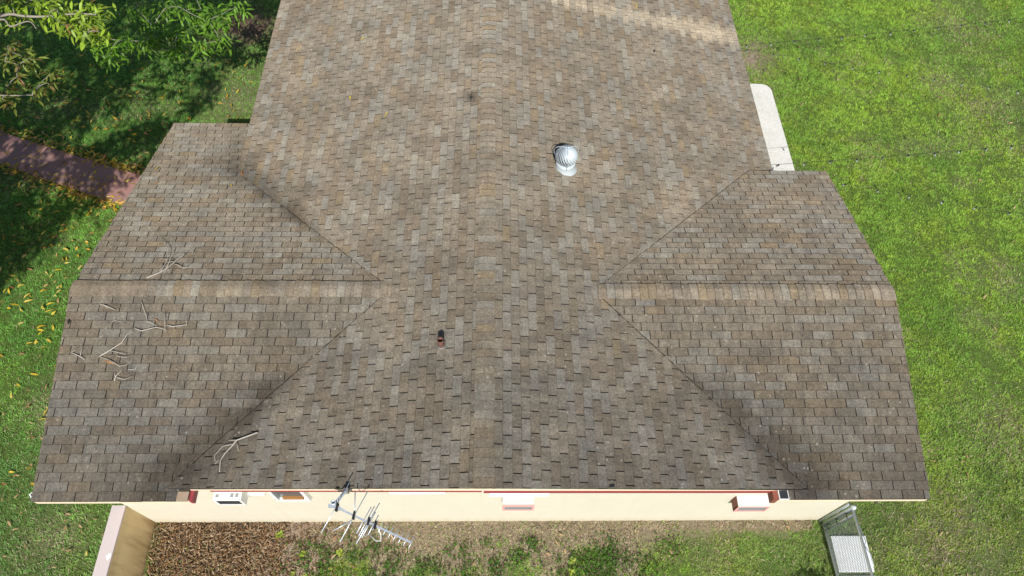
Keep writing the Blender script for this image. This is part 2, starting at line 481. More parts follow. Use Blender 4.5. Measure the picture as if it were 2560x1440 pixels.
gz = np.where((np.abs(GX) < 18) & (np.abs(GY) < 16), (fbm(GX, GY, 1.1, 20) - 0.5) * 0.03 - 0.01, -0.02)
gv = np.stack([GX.ravel(), GY.ravel(), gz.ravel()], 1)
gf = [(i * ny + j, (i + 1) * ny + j, (i + 1) * ny + j + 1, i * ny + j + 1) for i in range(nx - 1) for j in range(ny - 1)]
me = bpy.data.meshes.new('ground')
me.from_pydata(gv.tolist(), [], gf)
at = me.color_attributes.new('Col', 'FLOAT_COLOR', 'POINT')
cc = np.ones((len(gv), 4), np.float32)
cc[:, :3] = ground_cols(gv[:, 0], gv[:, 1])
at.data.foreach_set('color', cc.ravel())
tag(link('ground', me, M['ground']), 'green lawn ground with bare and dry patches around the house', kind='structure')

# red path on the left, one slab with a joint, and the pale concrete pad on the right
PATH_N = [(-14.6, 7.43), (-11.47, 6.25), (-9.08, 5.36), (-7.94, 4.97), (-6.0, 4.35)]
PATH_S = [(-14.2, 6.45), (-11.12, 5.27), (-9.3, 4.58), (-8.12, 4.14), (-6.2, 3.45)]
def ribbon(a, b, z0, z1):
    mb = MB()
    n = len(a)
    vs_ = [(*p, z1) for p in a] + [(*p, z1) for p in b] + [(*p, z0) for p in a] + [(*p, z0) for p in b]
    fs = []
    for i in range(n - 1):
        fs += [(i + 1, i, n + i, n + i + 1), (i, i + 1, 2 * n + i + 1, 2 * n + i), (n + i + 1, n + i, 3 * n + i, 3 * n + i + 1)]
    fs += [(0, 2 * n, 3 * n, n), (n - 1, 2 * n - 1, 4 * n - 1, 3 * n - 1)]
    mb.add(vs_, fs)
    return mb
def lerp2(a, b, t): return (a[0] + (b[0] - a[0]) * t, a[1] + (b[1] - a[1]) * t)
def dense(a, k=9):
    out = []
    for i in range(len(a) - 1):
        for j in range(k):
            p = lerp2(a[i], a[i + 1], j / k)
            out.append((p[0] + 0.018 * mnoise.noise((p[0] * 4, p[1] * 4, 0)), p[1] + 0.022 * mnoise.noise((p[0] * 3, p[1] * 5, 7))))
    return out + [a[-1]]
pn, ps = dense(PATH_N), dense(PATH_S)
path = empty('path', (-10, 5.2, 0))
tag(path, 'faded red concrete path leading to the left wing', kind='structure')
JX = 19                                                            # the joint across the path
for a, b in ((0, JX), (JX, len(pn))):
    aa, bb = pn[a:b + 1], ps[a:b + 1]
    if a: aa, bb = [lerp2(aa[0], aa[1], 0.045)] + aa[1:], [lerp2(bb[0], bb[1], 0.045)] + bb[1:]
    o = ribbon(aa, bb, -0.05, 0.035).build('paving_slab', M['path'], path)
    o.matrix_parent_inverse = Matrix.Translation((10, -5.2, 0))
def in_path(x, y):
    yn = np.interp(x, [p[0] for p in PATH_N], [p[1] for p in PATH_N])
    ysouth = np.interp(x, [p[0] for p in PATH_S], [p[1] for p in PATH_S])
    return (y < yn) & (y > ysouth) & (x < -6.0)
pp = [(4.9, 2.9), (7.05, 2.9), (7.03, 7.75)]
for k in range(8):
    w = math.pi / 2 * k / 7
    pp.append((6.78 + 0.25 * math.cos(w), 7.80 + 0.25 * math.sin(w)))
pp += [(6.5, 8.06), (4.9, 8.08)]
tag(MB().prism([(x, y, -0.05) for x, y in pp], (0, 0, 0.085)).build('concrete_pad', M['pad']), 'pale concrete pad with a rounded corner beside the right eave', kind='structure')

# ------------------------------------------------------------------ house
house = empty('house', (0, 0, 0))
tag(house, 'cream stucco house with brown shingled cross gable roof', 'house')
YW, XWL, XWR = -2.645, -5.61, 5.73
def wall(poly, n): return MB().prism(poly, n).build('wall', M['wall'], house)
wall([(XWL, YW, -0.1), (XWR, YW, -0.1), (XWR, YW, 2.53), (4.45, YW, 2.53), (0, YW, 3.57), (-4.45, YW, 2.53), (XWL, YW, 2.53)], (0, 0.18, 0))
wall([(XWL, YW + 0.181, -0.1), (XWL, 4.1, -0.1), (XWL, 4.1, 2.19), (XWL, 0, 3.22), (XWL, YW + 0.181, 2.57)], (0.18, 0, 0))
wall([(XWR, YW + 0.181, -0.1), (XWR, 2.75, -0.1), (XWR, 2.75, 2.50), (XWR, 0, 3.17), (XWR, YW + 0.181, 2.53)], (-0.18, 0, 0))
wall([(XWL + 0.181, 4.1, -0.1), (-4.1, 4.1, -0.1), (-4.1, 4.1, 2.19), (XWL + 0.181, 4.1, 2.19)], (0, -0.18, 0))
wall([(4.95, 2.75, -0.1), (XWR - 0.181, 2.75, -0.1), (XWR - 0.181, 2.75, 2.38), (4.95, 2.75, 2.38)], (0, -0.18, 0))
wall([(-4.1, 4.101, -0.1), (-4.1, 10.6, -0.1), (-4.1, 10.6, 2.55), (-4.1, 4.101, 2.55)], (0.18, 0, 0))
wall([(4.95, 2.751, -0.1), (4.95, 10.6, -0.1), (4.95, 10.6, 2.36), (4.95, 2.751, 2.36)], (-0.18, 0, 0))
wall([(-4.1, 10.601, -0.1), (4.95, 10.601, -0.1), (4.95, 10.601, 2.36), (0, 10.601, 3.57), (-4.1, 10.601, 2.55)], (0, 0.18, 0))

# the six roof slopes: a = coordinate along the courses, b = horizontal run from the ridge
class Slope:
    def __init__(s, axis, sign, z0, pitch, B, a0, a1, clips):
        s.axis, s.sign, s.z0, s.p, s.B, s.a0, s.a1, s.clips = axis, sign, z0, pitch, B, a0, a1, clips
        k = math.hypot(1, pitch)
        s.n = Vector((0, sign * pitch / k, 1 / k)) if axis == 'x' else Vector((sign * pitch / k, 0, 1 / k))
        s.er = 0.127 / k
    def P(s, a, b, h=0.0):
        q = Vector((a, s.sign * b, s.z0 - s.p * b)) if s.axis == 'x' else Vector((s.sign * b, a, s.z0 - s.p * b))
        return q + s.n * (h - 0.010)
# valley lines: run of the main slope as a function of the wing's run
def main_clip(side):
    xi, sw, z0, m = (XI_L, SL, ZL, ML) if side < 0 else (XI_R, SR, ZR, MR)
    k = sw / SM                                                    # b_main = xi + k*|y| on the valley
    def f(poly):
        y0, y1 = min(p[0] for p in poly), max(p[0] for p in poly)
        bm = sum(p[1] for p in poly) / len(poly)
        ym = sum(p[0] for p in poly) / len(poly)
        # south prow
        rk = RK_L if side < 0 else RK_R
        poly = clip(poly, -1, rk, -RAKE_A)
        if max((p[1] for p in poly), default=0) < xi + 0.001: return poly
        if ym > 0:
            yend = YNL if side < 0 else YNR
            if side > 0 and bm > xi + k * yend - 0.02: return clip(poly, -1, 0, -(yend - 0.25))
            return clip(poly, -k, 1, xi - 0.004)
        return clip(poly, k, 1, xi - 0.010)
    return f
def wing_clip(side, ns):
    xi, sw = (XI_L, SL) if side < 0 else (XI_R, SR)
    k = sw / SM
    end = (ML + 0.02) if side < 0 else MR
    def f(poly):
        # a = x, in terms of |x| = side*a; keep |x| >= xi + k*b
        bm = sum(p[1] for p in poly) / len(poly)
        if ns < 0:                                                 # south: below the main gable's edge the strip runs on to END
            xr_ = xi + k * bm
            ylim = -rake_y(side * min(xr_, 4.4))
            if bm > ylim - 0.03:
                return clip(poly, -side, 0, -abs(END_L if side < 0 else END_R))
        else:
            if side < 0 and xi + k * bm > ML - 0.02: return clip(poly, -side, 0, -(ML - 0.25))
        return clip(poly, -side, k, -xi - (0.002 if ns < 0 else 0.0))
    return f
slopes = {
    'main_left': Slope('y', -1, ZM, SM, ML, -3.2, YTOP, main_clip(-1)),
    'main_right': Slope('y', 1, ZM, SM, MR, -3.2, YTOP, main_clip(1)),
    'left_south': Slope('x', -1, ZL, SL, YS, -XL, -1.3, wing_clip(-1, -1)),
    'left_north': Slope('x', 1, ZL, SL, YNL, -XL, -1.3, wing_clip(-1, 1)),
    'right_south': Slope('x', -1, ZR, SR, YS, 1.3, XR, wing_clip(1, -1)),
    'right_north': Slope('x', 1, ZR, SR, YNR, 1.3, XR, wing_clip(1, 1)),
}
# decks (the board and felt under the shingles)
def deck(poly_xy, zf, label=None):
    top = [Vector((x, y, zf(x, y) - 0.014)) for x, y in poly_xy]
    return MB().prism([p + Vector((0, 0, -0.03)) for p in top], (0, 0, 0.03)).build('roof_slope', M['deck'], house)
kl, kr = SL / SM, SR / SM
vl_s = 2.785; vl_n = (ML - XI_L) / kl
vr_s = 2.815; vr_n = YNR
decks = {}
decks['main_left'] = deck([(0, RAKE_A + 0.01), (0, YTOP), (-ML + 0.01, YTOP), (-ML + 0.01, vl_n), (-XI_L, 0), (-XI_L - kl * vl_s, -vl_s)], zmain)
decks['main_right'] = deck([(0, RAKE_A + 0.01), (XI_R + kr * vr_s, -vr_s), (XI_R, 0), (XI_R + kr * vr_n - 0.2, vr_n - 0.2), (MR - 0.01, vr_n - 0.2), (MR - 0.01, YTOP), (0, YTOP)], zmain)
decks['left_south'] = deck([(-XL + 0.01, 0), (-XL + 0.01, -YS + 0.01), (END_L - 0.01, -YS + 0.01), (END_L - 0.01, -vl_s + 0.05), (-XI_L - kl * vl_s, -vl_s), (-XI_L, 0)], zwl)
decks['left_north'] = deck([(-XL + 0.01, 0), (-XI_L, 0), (-ML + 0.2, vl_n), (-ML + 0.2, YNL - 0.01), (-XL + 0.01, YNL - 0.01)], zwl)
decks['right_south'] = deck([(XR - 0.01, 0), (XI_R, 0), (XI_R + kr * vr_s, -vr_s), (END_R + 0.01, -vr_s + 0.05), (END_R + 0.01, -YS + 0.01), (XR - 0.01, -YS + 0.01)], zwr)
decks['right_north'] = deck([(XR - 0.01, 0), (XR - 0.01, YNR - 0.01), (XI_R + kr * vr_n, YNR - 0.01), (XI_R, 0)], zwr)

# dirt on the roof and brightness painted in to the north: dark run-off along the lower valleys and eaves, pale band at the far right
def seg_dist(x, y, a, b):
    ax, ay, bx, by = *a, *b
    t = max(0, min(1, ((x - ax) * (bx - ax) + (y - ay) * (by - ay)) / ((bx - ax) ** 2 + (by - ay) ** 2)))
    return math.hypot(x - ax - t * (bx - ax), y - ay - t * (by - ay)), t
def dirt(x, y, which):  # factor for real run-off dirt and for painted-in brightness
    f = 1.0
    n = mnoise.noise((x * 1.6, y * 1.6, 3.0))
    n2 = mnoise.noise((x * 5, y * 5, 1.0))
    def run(a, b, w0, w1, amt, t0=0.0):
        nonlocal f
        d, t = seg_dist(x, y, a, b)
        w = (w0 + (w1 - w0) * t) * (1 + 0.5 * n + 0.55 * n2 + 0.5 * mnoise.noise((x * 13, y * 13, 5)))
        s = max(0.0, 1 - (d / max(w, 0.02)) ** 1.6) * max(0.0, min(1.0, (t - t0) * 4))
        f *= 1 - amt * s
    if x < 0 and y < 0: run((-2.6, -1.05), (-4.35, -2.72), 0.12, 0.66, 0.47)
    if x > 0 and y < 0: run((2.8, -1.1), (4.6, -2.78), 0.12, 0.64, 0.44)
    if x < 0 and y > 0:
        run((-2.5, 1.0), (-4.45, 2.9), 0.08, 0.36, 0.45)
        run((-4.62, 2.7), (-4.72, 4.0), 0.34, 0.22, 0.4)
    f *= 1.07 - 0.15 * min(1.0, max(0.0, (1.2 - y) / 4.2))  # rough-surface glow opposite the sun, painted in as lighter tone northwards
    if which.endswith('north'): f *= 1.04  # north slopes get the same painted brightness
    if which == 'main_left': f *= 1.04
    f *= 1 + 0.10 * n
    return f
def pale_tone(x, y):
    if y < 4:
        d, t = seg_dist(x, y, (2.75, 1.75), (3.85, 2.62))
        return max(0.16 * max(0.0, 1 - d / 0.22), 0.35 * max(0.0, 1 - math.hypot(x - 1.40, y - 2.16) / 0.17))
    if x < 0.9 or y < 5.5: return 0.0
    yc = 6.80 + 0.03 * (x - 2) - 0.05 * max(0, x - 4) + 0.05 * mnoise.noise((x * 1.7, 0, 0))
    w = 0.08 + 0.055 * max(0, x - 1.2)
    return max(0.0, 1 - abs((y - yc) / w) ** 5) * min(1, (x - 0.9) / 0.5)
TONES = [((0.184, 0.163, 0.132), 0.46), ((0.194, 0.183, 0.158), 0.23), ((0.171, 0.144, 0.110), 0.20), ((0.161, 0.141, 0.112), 0.08), ((0.192, 0.157, 0.111), 0.03)]
def tone(warm=0.0):
    r, acc = random.random(), 0
    for c, w in TONES:
        acc += w
        if r <= acc: break
    if random.random() < warm: c = random.choice([(0.188, 0.155, 0.108), (0.186, 0.164, 0.128), (0.176, 0.150, 0.113)])
    k = random.uniform(0.92, 1.08)
    return tuple(v * k for v in c)
TK, TAB, SLOT = 0.0065, 0.305, 0.0165
tabs = []                                                          # (pixel area, slope, verts, faces, cols)
for name, sl in slopes.items():
    rows = int(sl.B / sl.er) + 1
    a_start = sl.a0 - 0.4
    for r in range(rows):
        b1 = sl.B - r * sl.er
        b0 = b1 - sl.er
        if b1 <= 0.02: break
        b0 = max(b0, 0.0)
        BUTT = 0.70 if name.startswith('main') else 0.58
        SLOT = 0.0165 if name.startswith('main') else 0.0125
        off = (r * 0.6 % 1.0) * TAB + random.uniform(-0.006, 0.006) + (0.07 if name.endswith('south') else 0.0)
        wob = random.uniform(-0.0015, 0.0015)
        prev = None
        for k in range(int((sl.a1 - a_start) / TAB) + 3):
            a = a_start + off + k * TAB
            # the same strip often keeps its tone over neighbouring tabs
            t = prev if (prev and random.random() < 0.08) else tone(0.03)
            prev = t
            x0 = max(a + SLOT / 2, sl.a0 + random.uniform(-0.009, 0.007))
            x1 = min(a + TAB - SLOT / 2, sl.a1 + random.uniform(-0.007, 0.009))
            if x1 - x0 < 0.012: continue
            j = random.uniform(-0.003, 0.003)
            poly = [(x0, b0 - 0.009), (x1, b0 - 0.009), (x1, b1 + wob + j + random.uniform(-.001, .001)), (x0, b1 + wob + j)]
            poly = sl.clips(poly)
            if len(poly) < 3 or area(poly) < 2e-4: continue
            curl = random.uniform(0, 0.006) if random.random() < 0.3 else 0
            lift = random.uniform(0, 0.001)
            bm = b1 + 0.001
            top, skirt, cols = [], [], []
            for (pa, pb) in poly:
                q = max(-0.1, (pb - b0) / sl.er)
                h = TK * (1 + q) + lift * q + curl * max(0, q) ** 3 * (1 if pa > (x0 + x1) / 2 else 0.4)
                if q < -0.02: h = TK * 0.55
                P0, P1 = sl.P(pa, pb, h), sl.P(pa, pb, h - TK * 1.5)
                top.append(P0); skirt.append(P1)
                d = dirt(P0.x, P0.y, name)  # run-off dirt and the painted-in northward brightness
                bl = pale_tone(P0.x, P0.y) if name == 'main_right' else 0
                c = tuple(v * d for v in t)
                gy_ = 0.22 * min(1.0, max(0.0, (0.6 - P0.y) / 3.0))           # grey grime on the southern half
                lum = 0.33 * (c[0] + c[1] + c[2])
                c = tuple(v * (1 - gy_) + lum * gy_ * (1.02, 1.0, 0.96)[i] for i, v in enumerate(c))
                if bl > 0: c = tuple(c[i] * (1 - 0.8 * bl) + (0.40, 0.35, 0.265)[i] * 0.8 * bl for i in range(3))
                cols.append(c)
            n = len(top)
            up = (sl.axis == 'x') == (sl.sign < 0)
            fs = []
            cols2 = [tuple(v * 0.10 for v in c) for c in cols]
            lowest = [i for i in range(n) if poly[i][1] > b1 - 0.006]
            vs_ = top + skirt
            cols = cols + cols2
            order = list(range(n))
            if len(lowest) == 2 and n == 4:                        # worn butt edge: bare dark asphalt on a small chamfer
                new = {}
                for i in lowest:
                    pa, pb = poly[i]
                    q = (pb - 0.0095 - b0) / sl.er
                    c0 = cols[i]
                    P0 = sl.P(pa, pb - 0.0095, TK * (1 + q) + lift * q + curl * max(0, q) ** 3 * (1 if pa > (x0 + x1) / 2 else 0.4))
                    new[i] = len(vs_)
                    vs_ = vs_ + [P0, P0 + Vector((0, 0, 0.0002))]
                    cols = cols + [c0, tuple(v * BUTT for v in c0)]
                    vs_[i] = vs_[i] - sl.n * 0.003
                    cols[i] = tuple(v * BUTT for v in c0)
                order = [new.get(i, i) for i in range(n)]
                i, j2 = (lowest if (lowest[0] + 1) % n == lowest[1] else lowest[::-1])
                q4 = (new[i] + 1, i, j2, new[j2] + 1)
                fs.append(q4 if not up else q4[::-1])
            fs.append(tuple(order) if up else tuple(order)[::-1])
            for i in range(n):
                i2 = (i + 1) % n
                if poly[i][1] < b0 - 0.005 and poly[i2][1] < b0 - 0.005: continue
                fs.append((i, n + i, n + i2, i2))
            uv = project(np.array([list(p) for p in top]))
            vis = 0.0
            if (uv[:, 0] > 5).all() and (uv[:, 0] < 2555).all() and (uv[:, 1] > 5).all() and (uv[:, 1] < 1435).all():
                vis = area([tuple(p) for p in uv])
            tabs.append((vis, name, vs_, fs, cols))
tabs.sort(key=lambda t: -t[0])
for vis, name, vs_, fs, cols in tabs[:300]:
    MB().add(vs_, fs, cols).build('shingle', M['shingle'], decks[name])
mb = MB()
for vis, name, vs_, fs, cols in tabs[300:]: mb.add(vs_, fs, cols)
tag(mb.build('shingle_field', M['shingle'], house), kind='stuff')

# ridge caps, each a bent piece lapped over the next
def cap_piece(axis, z0, pitch, a, ln, half, warm, which, tail=0.0):
    n = 10
    vs_, cols = [], []
    t = tone(warm)
    rr = 0.05
    jit = random.uniform(-0.007, 0.007)
    half += random.uniform(-0.007, 0.007)
    gain = 1.10 if axis == 'y' else 1.08
    # stations along the piece: the worn lip, just behind it, and the covered end
    for da, dz, shade in ((0.0, 0.008, 0.50), (0.013, 0.012, 1.0), (ln, 0.002, 1.0)):
        for lay in (0, 1):
            for i in range(n + 1):
                u = -half + 2 * half * i / n + jit
                z = z0 + 0.003 - pitch * (math.sqrt(u * u + rr * rr) - rr) + dz - lay * 0.011
                al = a + da + 0.005 * mnoise.noise((u * 9, a * 7, 0))
                p = (al, u, z) if axis == 'x' else (u, al, z)
                vs_.append(p)
                d = dirt(p[0], p[1], which)  # run-off dirt and the painted-in northward brightness
                s = gain
                if axis == 'x':
                    g = mnoise.noise((p[0] * 2.2, 0.3, p[1] * 3))
                    s = gain + 0.34 * max(0, g) + (0.17 if u < 0.03 else -0.08)  # random wear, plus lit south and shaded north halves painted in
                cols.append(tuple(v * d * s * shade * (0.25 if lay else 1.0) for v in t))
    m = n + 1
    fs = []
    for i in range(n):
        for q in (0, 2):
            fs.append((q * m + i, q * m + i + 1, (q + 2) * m + i + 1, (q + 2) * m + i))    # top
        fs.append((m + i, m + i + 1, i + 1, i))                    # butt
    for q in (0, 2): fs += [(q * m, (q + 2) * m, (q + 3) * m, (q + 1) * m), (q * m + n, (q + 1) * m + n, (q + 3) * m + n, (q + 2) * m + n)]
    if axis == 'x': fs = [f[::-1] for f in fs]
    o = MB().add(vs_, fs, cols).build('ridge_cap', M['shingle'], house)
    return o
y = RAKE_A + 0.005
while y < YTOP - 0.2:
    cap_piece('y', ZM, SM, y, 0.150, 0.128, 0.2, 'main')
    y += 0.127
x = -XL
lens = [0.42, 0.46] + [0.127] * 60
for ln in lens:
    if x > -XI_L + 0.02: break
    cap_piece('x', ZL, SL, x, ln + 0.02, 0.136, 0.35, 'left')
    x += ln
x = XI_R - 0.07
while x < XR - 0.26:
    cap_piece('x', ZR, SR, x, 0.147, 0.136, 0.35, 'right')
    x += 0.127
cap_piece('x', ZR, SR, x, XR - x, 0.140, 0.0, 'right')

# fascia boards and the red trim under the prow gable
def board(name, mat, p, q, h, t, inward, drop=0.016): return MB().beam(p, q, h, t, inward, drop).build(name, mat, house)
tipL, tipR = (-XI_L - kl * vl_s + 0.02, -vl_s + 0.015), (XI_R + kr * vr_s - 0.02, -vr_s + 0.015)
pL, pA, pR = (tipL[0], rake_y(tipL[0]) + 0.012, zmain(*tipL)), (0, RAKE_A + 0.012, ZM), (tipR[0], rake_y(tipR[0]) + 0.012, zmain(*tipR))
board('fascia', M['fascia'], pL, (-0.001, pA[1], ZM), 0.135, 0.03, (0, 1, 0))
board('fascia', M['fascia'], (0.001, pA[1], ZM), pR, 0.135, 0.03, (0, 1, 0))
def along(p, q, t): return tuple(p[i] + (q[i] - p[i]) * t for i in range(3))
back = lambda p, d=0.012: (p[0], p[1] + d, p[2])
board('trim', M['red'], back(along(pL, pA, 0.14), -0.006), back(along(pL, pA, 0.995), -0.006), 0.045, 0.05, (0, 1, 0), 0.1515)
board('trim', M['red'], back(along(pA, pR, 0.0), -0.008), back(along(pA, pR, 0.93), -0.008), 0.085, 0.05, (0, 1, 0), 0.1515)
zeL, zeR, zeNL, zeNR = zwl(0, YS), zwr(0, YS), zwl(0, YNL), zwr(0, YNR)
board('fascia', M['fascia'], (-XL + 0.012, -YS + 0.012, zeL), (END_L, -YS + 0.012, zeL), 0.12, 0.03, (0, 1, 0))
board('fascia', M['fascia'], (END_R, -YS + 0.012, zeR), (XR - 0.012, -YS + 0.012, zeR), 0.12, 0.03, (0, 1, 0))
board('fascia', M['fascia'], (-XL + 0.012, YNL - 0.012, zeNL), (-ML + 0.1, YNL - 0.012, zeNL), 0.12, 0.03, (0, -1, 0))
board('fascia', M['fascia'], (MR - 0.4, YNR - 0.012, zeNR), (XR - 0.012, YNR - 0.012, zeNR), 0.10, 0.03, (0, -1, 0))
for sx, X, Z0, yn, zn, ze in ((-1, -XL + 0.012, ZL, YNL, zeNL, zeL), (1, XR - 0.012, ZR, YNR, zeNR, zeR)):
    board('fascia', M['fascia'], (X, -YS + 0.044, ze + 0.008), (X, -0.001, Z0), 0.12, 0.03, (-sx, 0, 0))
    board('fascia', M['fascia'], (X, 0.001, Z0), (X, yn - 0.044, zn + 0.008), 0.12, 0.03, (-sx, 0, 0))
board('fascia', M['fascia'], (-ML + 0.012, vl_n, zmain(ML, 0)), (-ML + 0.012, YTOP, zmain(ML, 0)), 0.12, 0.03, (1, 0, 0))
board('fascia', M['fascia'], (MR - 0.012, YNR + 0.02, zmain(MR, 0)), (MR - 0.012, YTOP, zmain(MR, 0)), 0.12, 0.03, (-1, 0, 0))
# soffits
MB().prism([(-XL + 0.05, -YS + 0.045, zeL - 0.12), (END_L, -YS + 0.045, zeL - 0.12), (END_L, YW - 0.002, zeL - 0.12), (-XL + 0.05, YW - 0.002, zeL - 0.12)], (0, 0, 0.02)).build('soffit', M['fascia'], house)
MB().prism([(END_R, -YS + 0.045, zeR - 0.12), (XR - 0.05, -YS + 0.045, zeR - 0.12), (XR - 0.05, YW - 0.002, zeR - 0.12), (END_R, YW - 0.002, zeR - 0.12)], (0, 0, 0.02)).build('soffit', M['fascia'], house)
# ends of the two wing eaves below the prow gable
MB().box(END_L + 0.002, END_L + 0.05, -YS + 0.012, -YS + 0.26, zeL - 0.15, zeL - 0.015).build('eave_return', M['red'], house)
MB().box(END_L - 0.15, END_L + 0.001, -YS - 0.003, -YS + 0.13, zeL + 0.008, zeL + 0.030).build('eave_patch', M['tan'], house)
MB().box(END_R - 0.075, END_R - 0.002, -YS + 0.0, -YS + 0.24, zeR - 0.17, zeR + 0.02).build('eave_return', M['brick_red'], house)
v = MB().box(END_R, END_R + 0.14, -YS - 0.003, -YS + 0.135, zeR + 0.009, zeR + 0.035).build('eave_vent', M['white'], house)
vv = MB()
for k in range(6): vv.box(END_R + 0.018 + k * 0.0185, END_R + 0.030 + k * 0.0185, -YS + 0.012, -YS + 0.118, zeR + 0.0351, zeR + 0.040)
vv.box(END_R + 0.012, END_R + 0.130, -YS + 0.008, -YS + 0.122, zeR + 0.0345, zeR + 0.0375)
vv.build('screen', M['dark'], v)
# dark patches on shingles
def blot(x, y, zf, r, n=9, sx=1.0):
    ring = [(x + r * sx * random.uniform(.6, 1.1) * math.cos(2 * math.pi * k / n), y + r * random.uniform(.6, 1.1) * math.sin(2 * math.pi * k / n)) for k in range(n)]
    return MB().prism([(a, b, zf(a, b) + 0.006) for a, b in ring], (0, 0, 0.004)).build('tar_patch', M['black'], house)
blot(-6.1, -0.5, zwl, 0.045, sx=0.55)
blot(3.294, 5.84, zmain, 0.045, sx=0.5)
MB().box(1.62, 1.69, -2.965, -2.93, zmain(1.65, 0) + 0.0, zmain(1.65, 0) + 0.008).build('tar_patch', M['black'], house)

# windows in the south wall (seen steeply from above, under the overhang)
def window(x0, x1, z0, z1, deep=0.06):
    fr = MB()
    yo = YW - deep
    for (a, b, c, d) in ((x0, x1, z0, z0 + 0.05), (x0, x1, z1 - 0.05, z1), (x0, x0 + 0.05, z0 + 0.05, z1 - 0.05), (x1 - 0.05, x1, z0 + 0.05, z1 - 0.05)):
        fr.box(a, b, yo, YW - 0.001, c, d)
    w = fr.build('window', M['white'], house)
    MB().box(x0 + 0.05, x1 - 0.05, YW - 0.02, YW - 0.002, z0 + 0.05, z1 - 0.05).build('pane', M['glass'], w)
    return w
window(-3.13, -2.62, 1.62, 2.3, 0.07)
MB().box(-3.02, -2.72, YW - 0.055, YW - 0.021, 1.672, 1.74).build('sill_board', M['orange'], house)
MB().box(0.055, 0.94, YW - 0.05, YW - 0.001, 1.775, 1.83).build('lintel', M['white'], house)
MB().box(-1.42, -0.6, YW - 0.03, YW - 0.001, 1.86, 1.91).build('lintel', M['white'], house)
MB().box(-3.5, -3.26, YW - 0.03, YW - 0.001, 1.80, 1.86).build('lintel', M['white'], house)

# ------------------------------------------------------------------ roof hardware
# turbine vent
tb = Vector((1.297, 2.369, zmain(1.297, 0)))
tv = empty('roof_turbine_vent', tb)
tag(tv, 'round pale metal turbine vent with curved vanes on the right roof slope', 'roof vent')
ax = Vector((0, 0, 1))
MB().lathe([(0.20, -0.045), (0.195, -0.03), (0.165, 0.02), (0.16, 0.10), (0.162, 0.145), (0.150, 0.150), (0.10, 0.15)], (0, 0, 0), 28).build('neck', M['galv'], tv, True)
hd_z, hr, hh = 0.285, 0.192, 0.158
core = MB().lathe([(0.12, hd_z - 0.13), (0.14, hd_z - 0.05), (0.14, hd_z + 0.04), (0.09, hd_z + 0.11), (0.0, hd_z + 0.125)], (0, 0, 0), 24).build('core', M['dark'], tv, True)
def vane(k, n=24):
    w0 = 2 * math.pi * k / n
    vs_ = []
    rows = 11
    for i in range(rows):
        ph = -1.02 + 2.48 * i / (rows - 1)                         # latitude
        tw = w0 - 0.62 * (ph / 1.25)
        for e, (dw, ro) in enumerate(((-0.155, 0.85), (-0.06, 0.955), (0.05, 1.0), (0.135, 1.0))):
            r = hr * ro * max(0.03, math.cos(ph * 0.99)) if ph > 0 else hr * ro * math.cos(ph * 0.92)
            vs_.append((r * math.cos(tw + dw), r * math.sin(tw + dw), hd_z + hh * math.sin(ph) * (0.94 + 0.06 * ro)))
    fs = [(i * 4 + j, i * 4 + j + 1, i * 4 + j + 5, i * 4 + j + 4) for i in range(rows - 1) for j in range(3)]
    return MB().add(vs_, fs)
for k in range(24): vane(k).build('vane', M['galv'], tv, True)
MB().lathe([(0.0, hd_z + 0.168), (0.022, hd_z + 0.166), (0.030, hd_z + 0.158), (0.030, hd_z + 0.150)], (0, 0, 0), 20).build('hub', M['galv'], tv, True)
for k in range(3):
    w = 0.55 + 2 * math.pi * k / 3
    pts = [((0.16 + 0.0) * math.cos(w), 0.16 * math.sin(w), 0.10)]
    for i in range(11):
        ph = -0.75 + 2.32 * i / 10
        r = (hr + 0.04) * max(0.0, math.cos(ph))
        pts.append((r * math.cos(w), r * math.sin(w), hd_z + (hh + 0.022) * math.sin(ph)))
    MB().tube(pts, 0.006, 5).build('brace', M['galv'], tv, True)
# pipe vent
pbp = Vector((-0.618, -1.064, zmain(0.618, 0)))
pv = empty('vent_pipe', pbp)
tag(pv, 'short rusty orange vent pipe standing on the left main slope', 'vent pipe')
MB().lathe([(0.044, -0.03), (0.044, 0.21), (0.037, 0.21), (0.037, 0.0), (0.0, 0.0)], (0, 0, 0), 20).build('pipe', M['copper'], pv, True)
MB().lathe([(0.052, -0.02), (0.052, 0.035), (0.045, 0.045)], (0, 0, 0), 20).build('collar', M['lead'], pv, True)

# television antenna on an arm from the fascia
an = empty('antenna', (-1.77, -3.02, 3.2))
tag(an, 'aluminium television antenna with many rods jutting over the south gable', 'antenna')
an_inv = Matrix.Translation((1.77, 3.02, -3.2))
def part(mb, name, mat, par=an, smooth=False, inv=an_inv):
    o = mb.build(name, mat, par, smooth)
    o.matrix_parent_inverse = inv
    return o
AZ = 3.40
B0, B1 = Vector((-1.90, -3.21, AZ)), Vector((-0.87, -3.67, AZ))
bd = (B1 - B0).normalized()
bn = Vector((bd.y, -bd.x, 0))
bt = MB()
for lo in (-1, 1):
    bt.prism([B0 + bn * 0.011 * lo + Vector((0, 0, -0.009)), B1 + bn * 0.011 * lo + Vector((0, 0, -0.009)), B1 + bn * 0.011 * lo + Vector((0, 0, 0.009)), B0 + bn * 0.011 * lo + Vector((0, 0, 0.009))], bn * 0.003)
part(MB().prism([B0 + bn * -0.011 + Vector((0, 0, -0.009)), B1 + bn * -0.011 + Vector((0, 0, -0.009)), B1 + bn * 0.011 + Vector((0, 0, -0.009)), B0 + bn * 0.011 + Vector((0, 0, -0.009))], (0, 0, 0.018)), 'boom', M['alu'])
part(MB().tube([(-1.72, -2.96, zmain(1.72, 0) - 0.05), (-1.77, -3.05, AZ - 0.045), (-1.87, -3.185, AZ - 0.05)], 0.021, 10), 'arm', M['alu'], smooth=True)
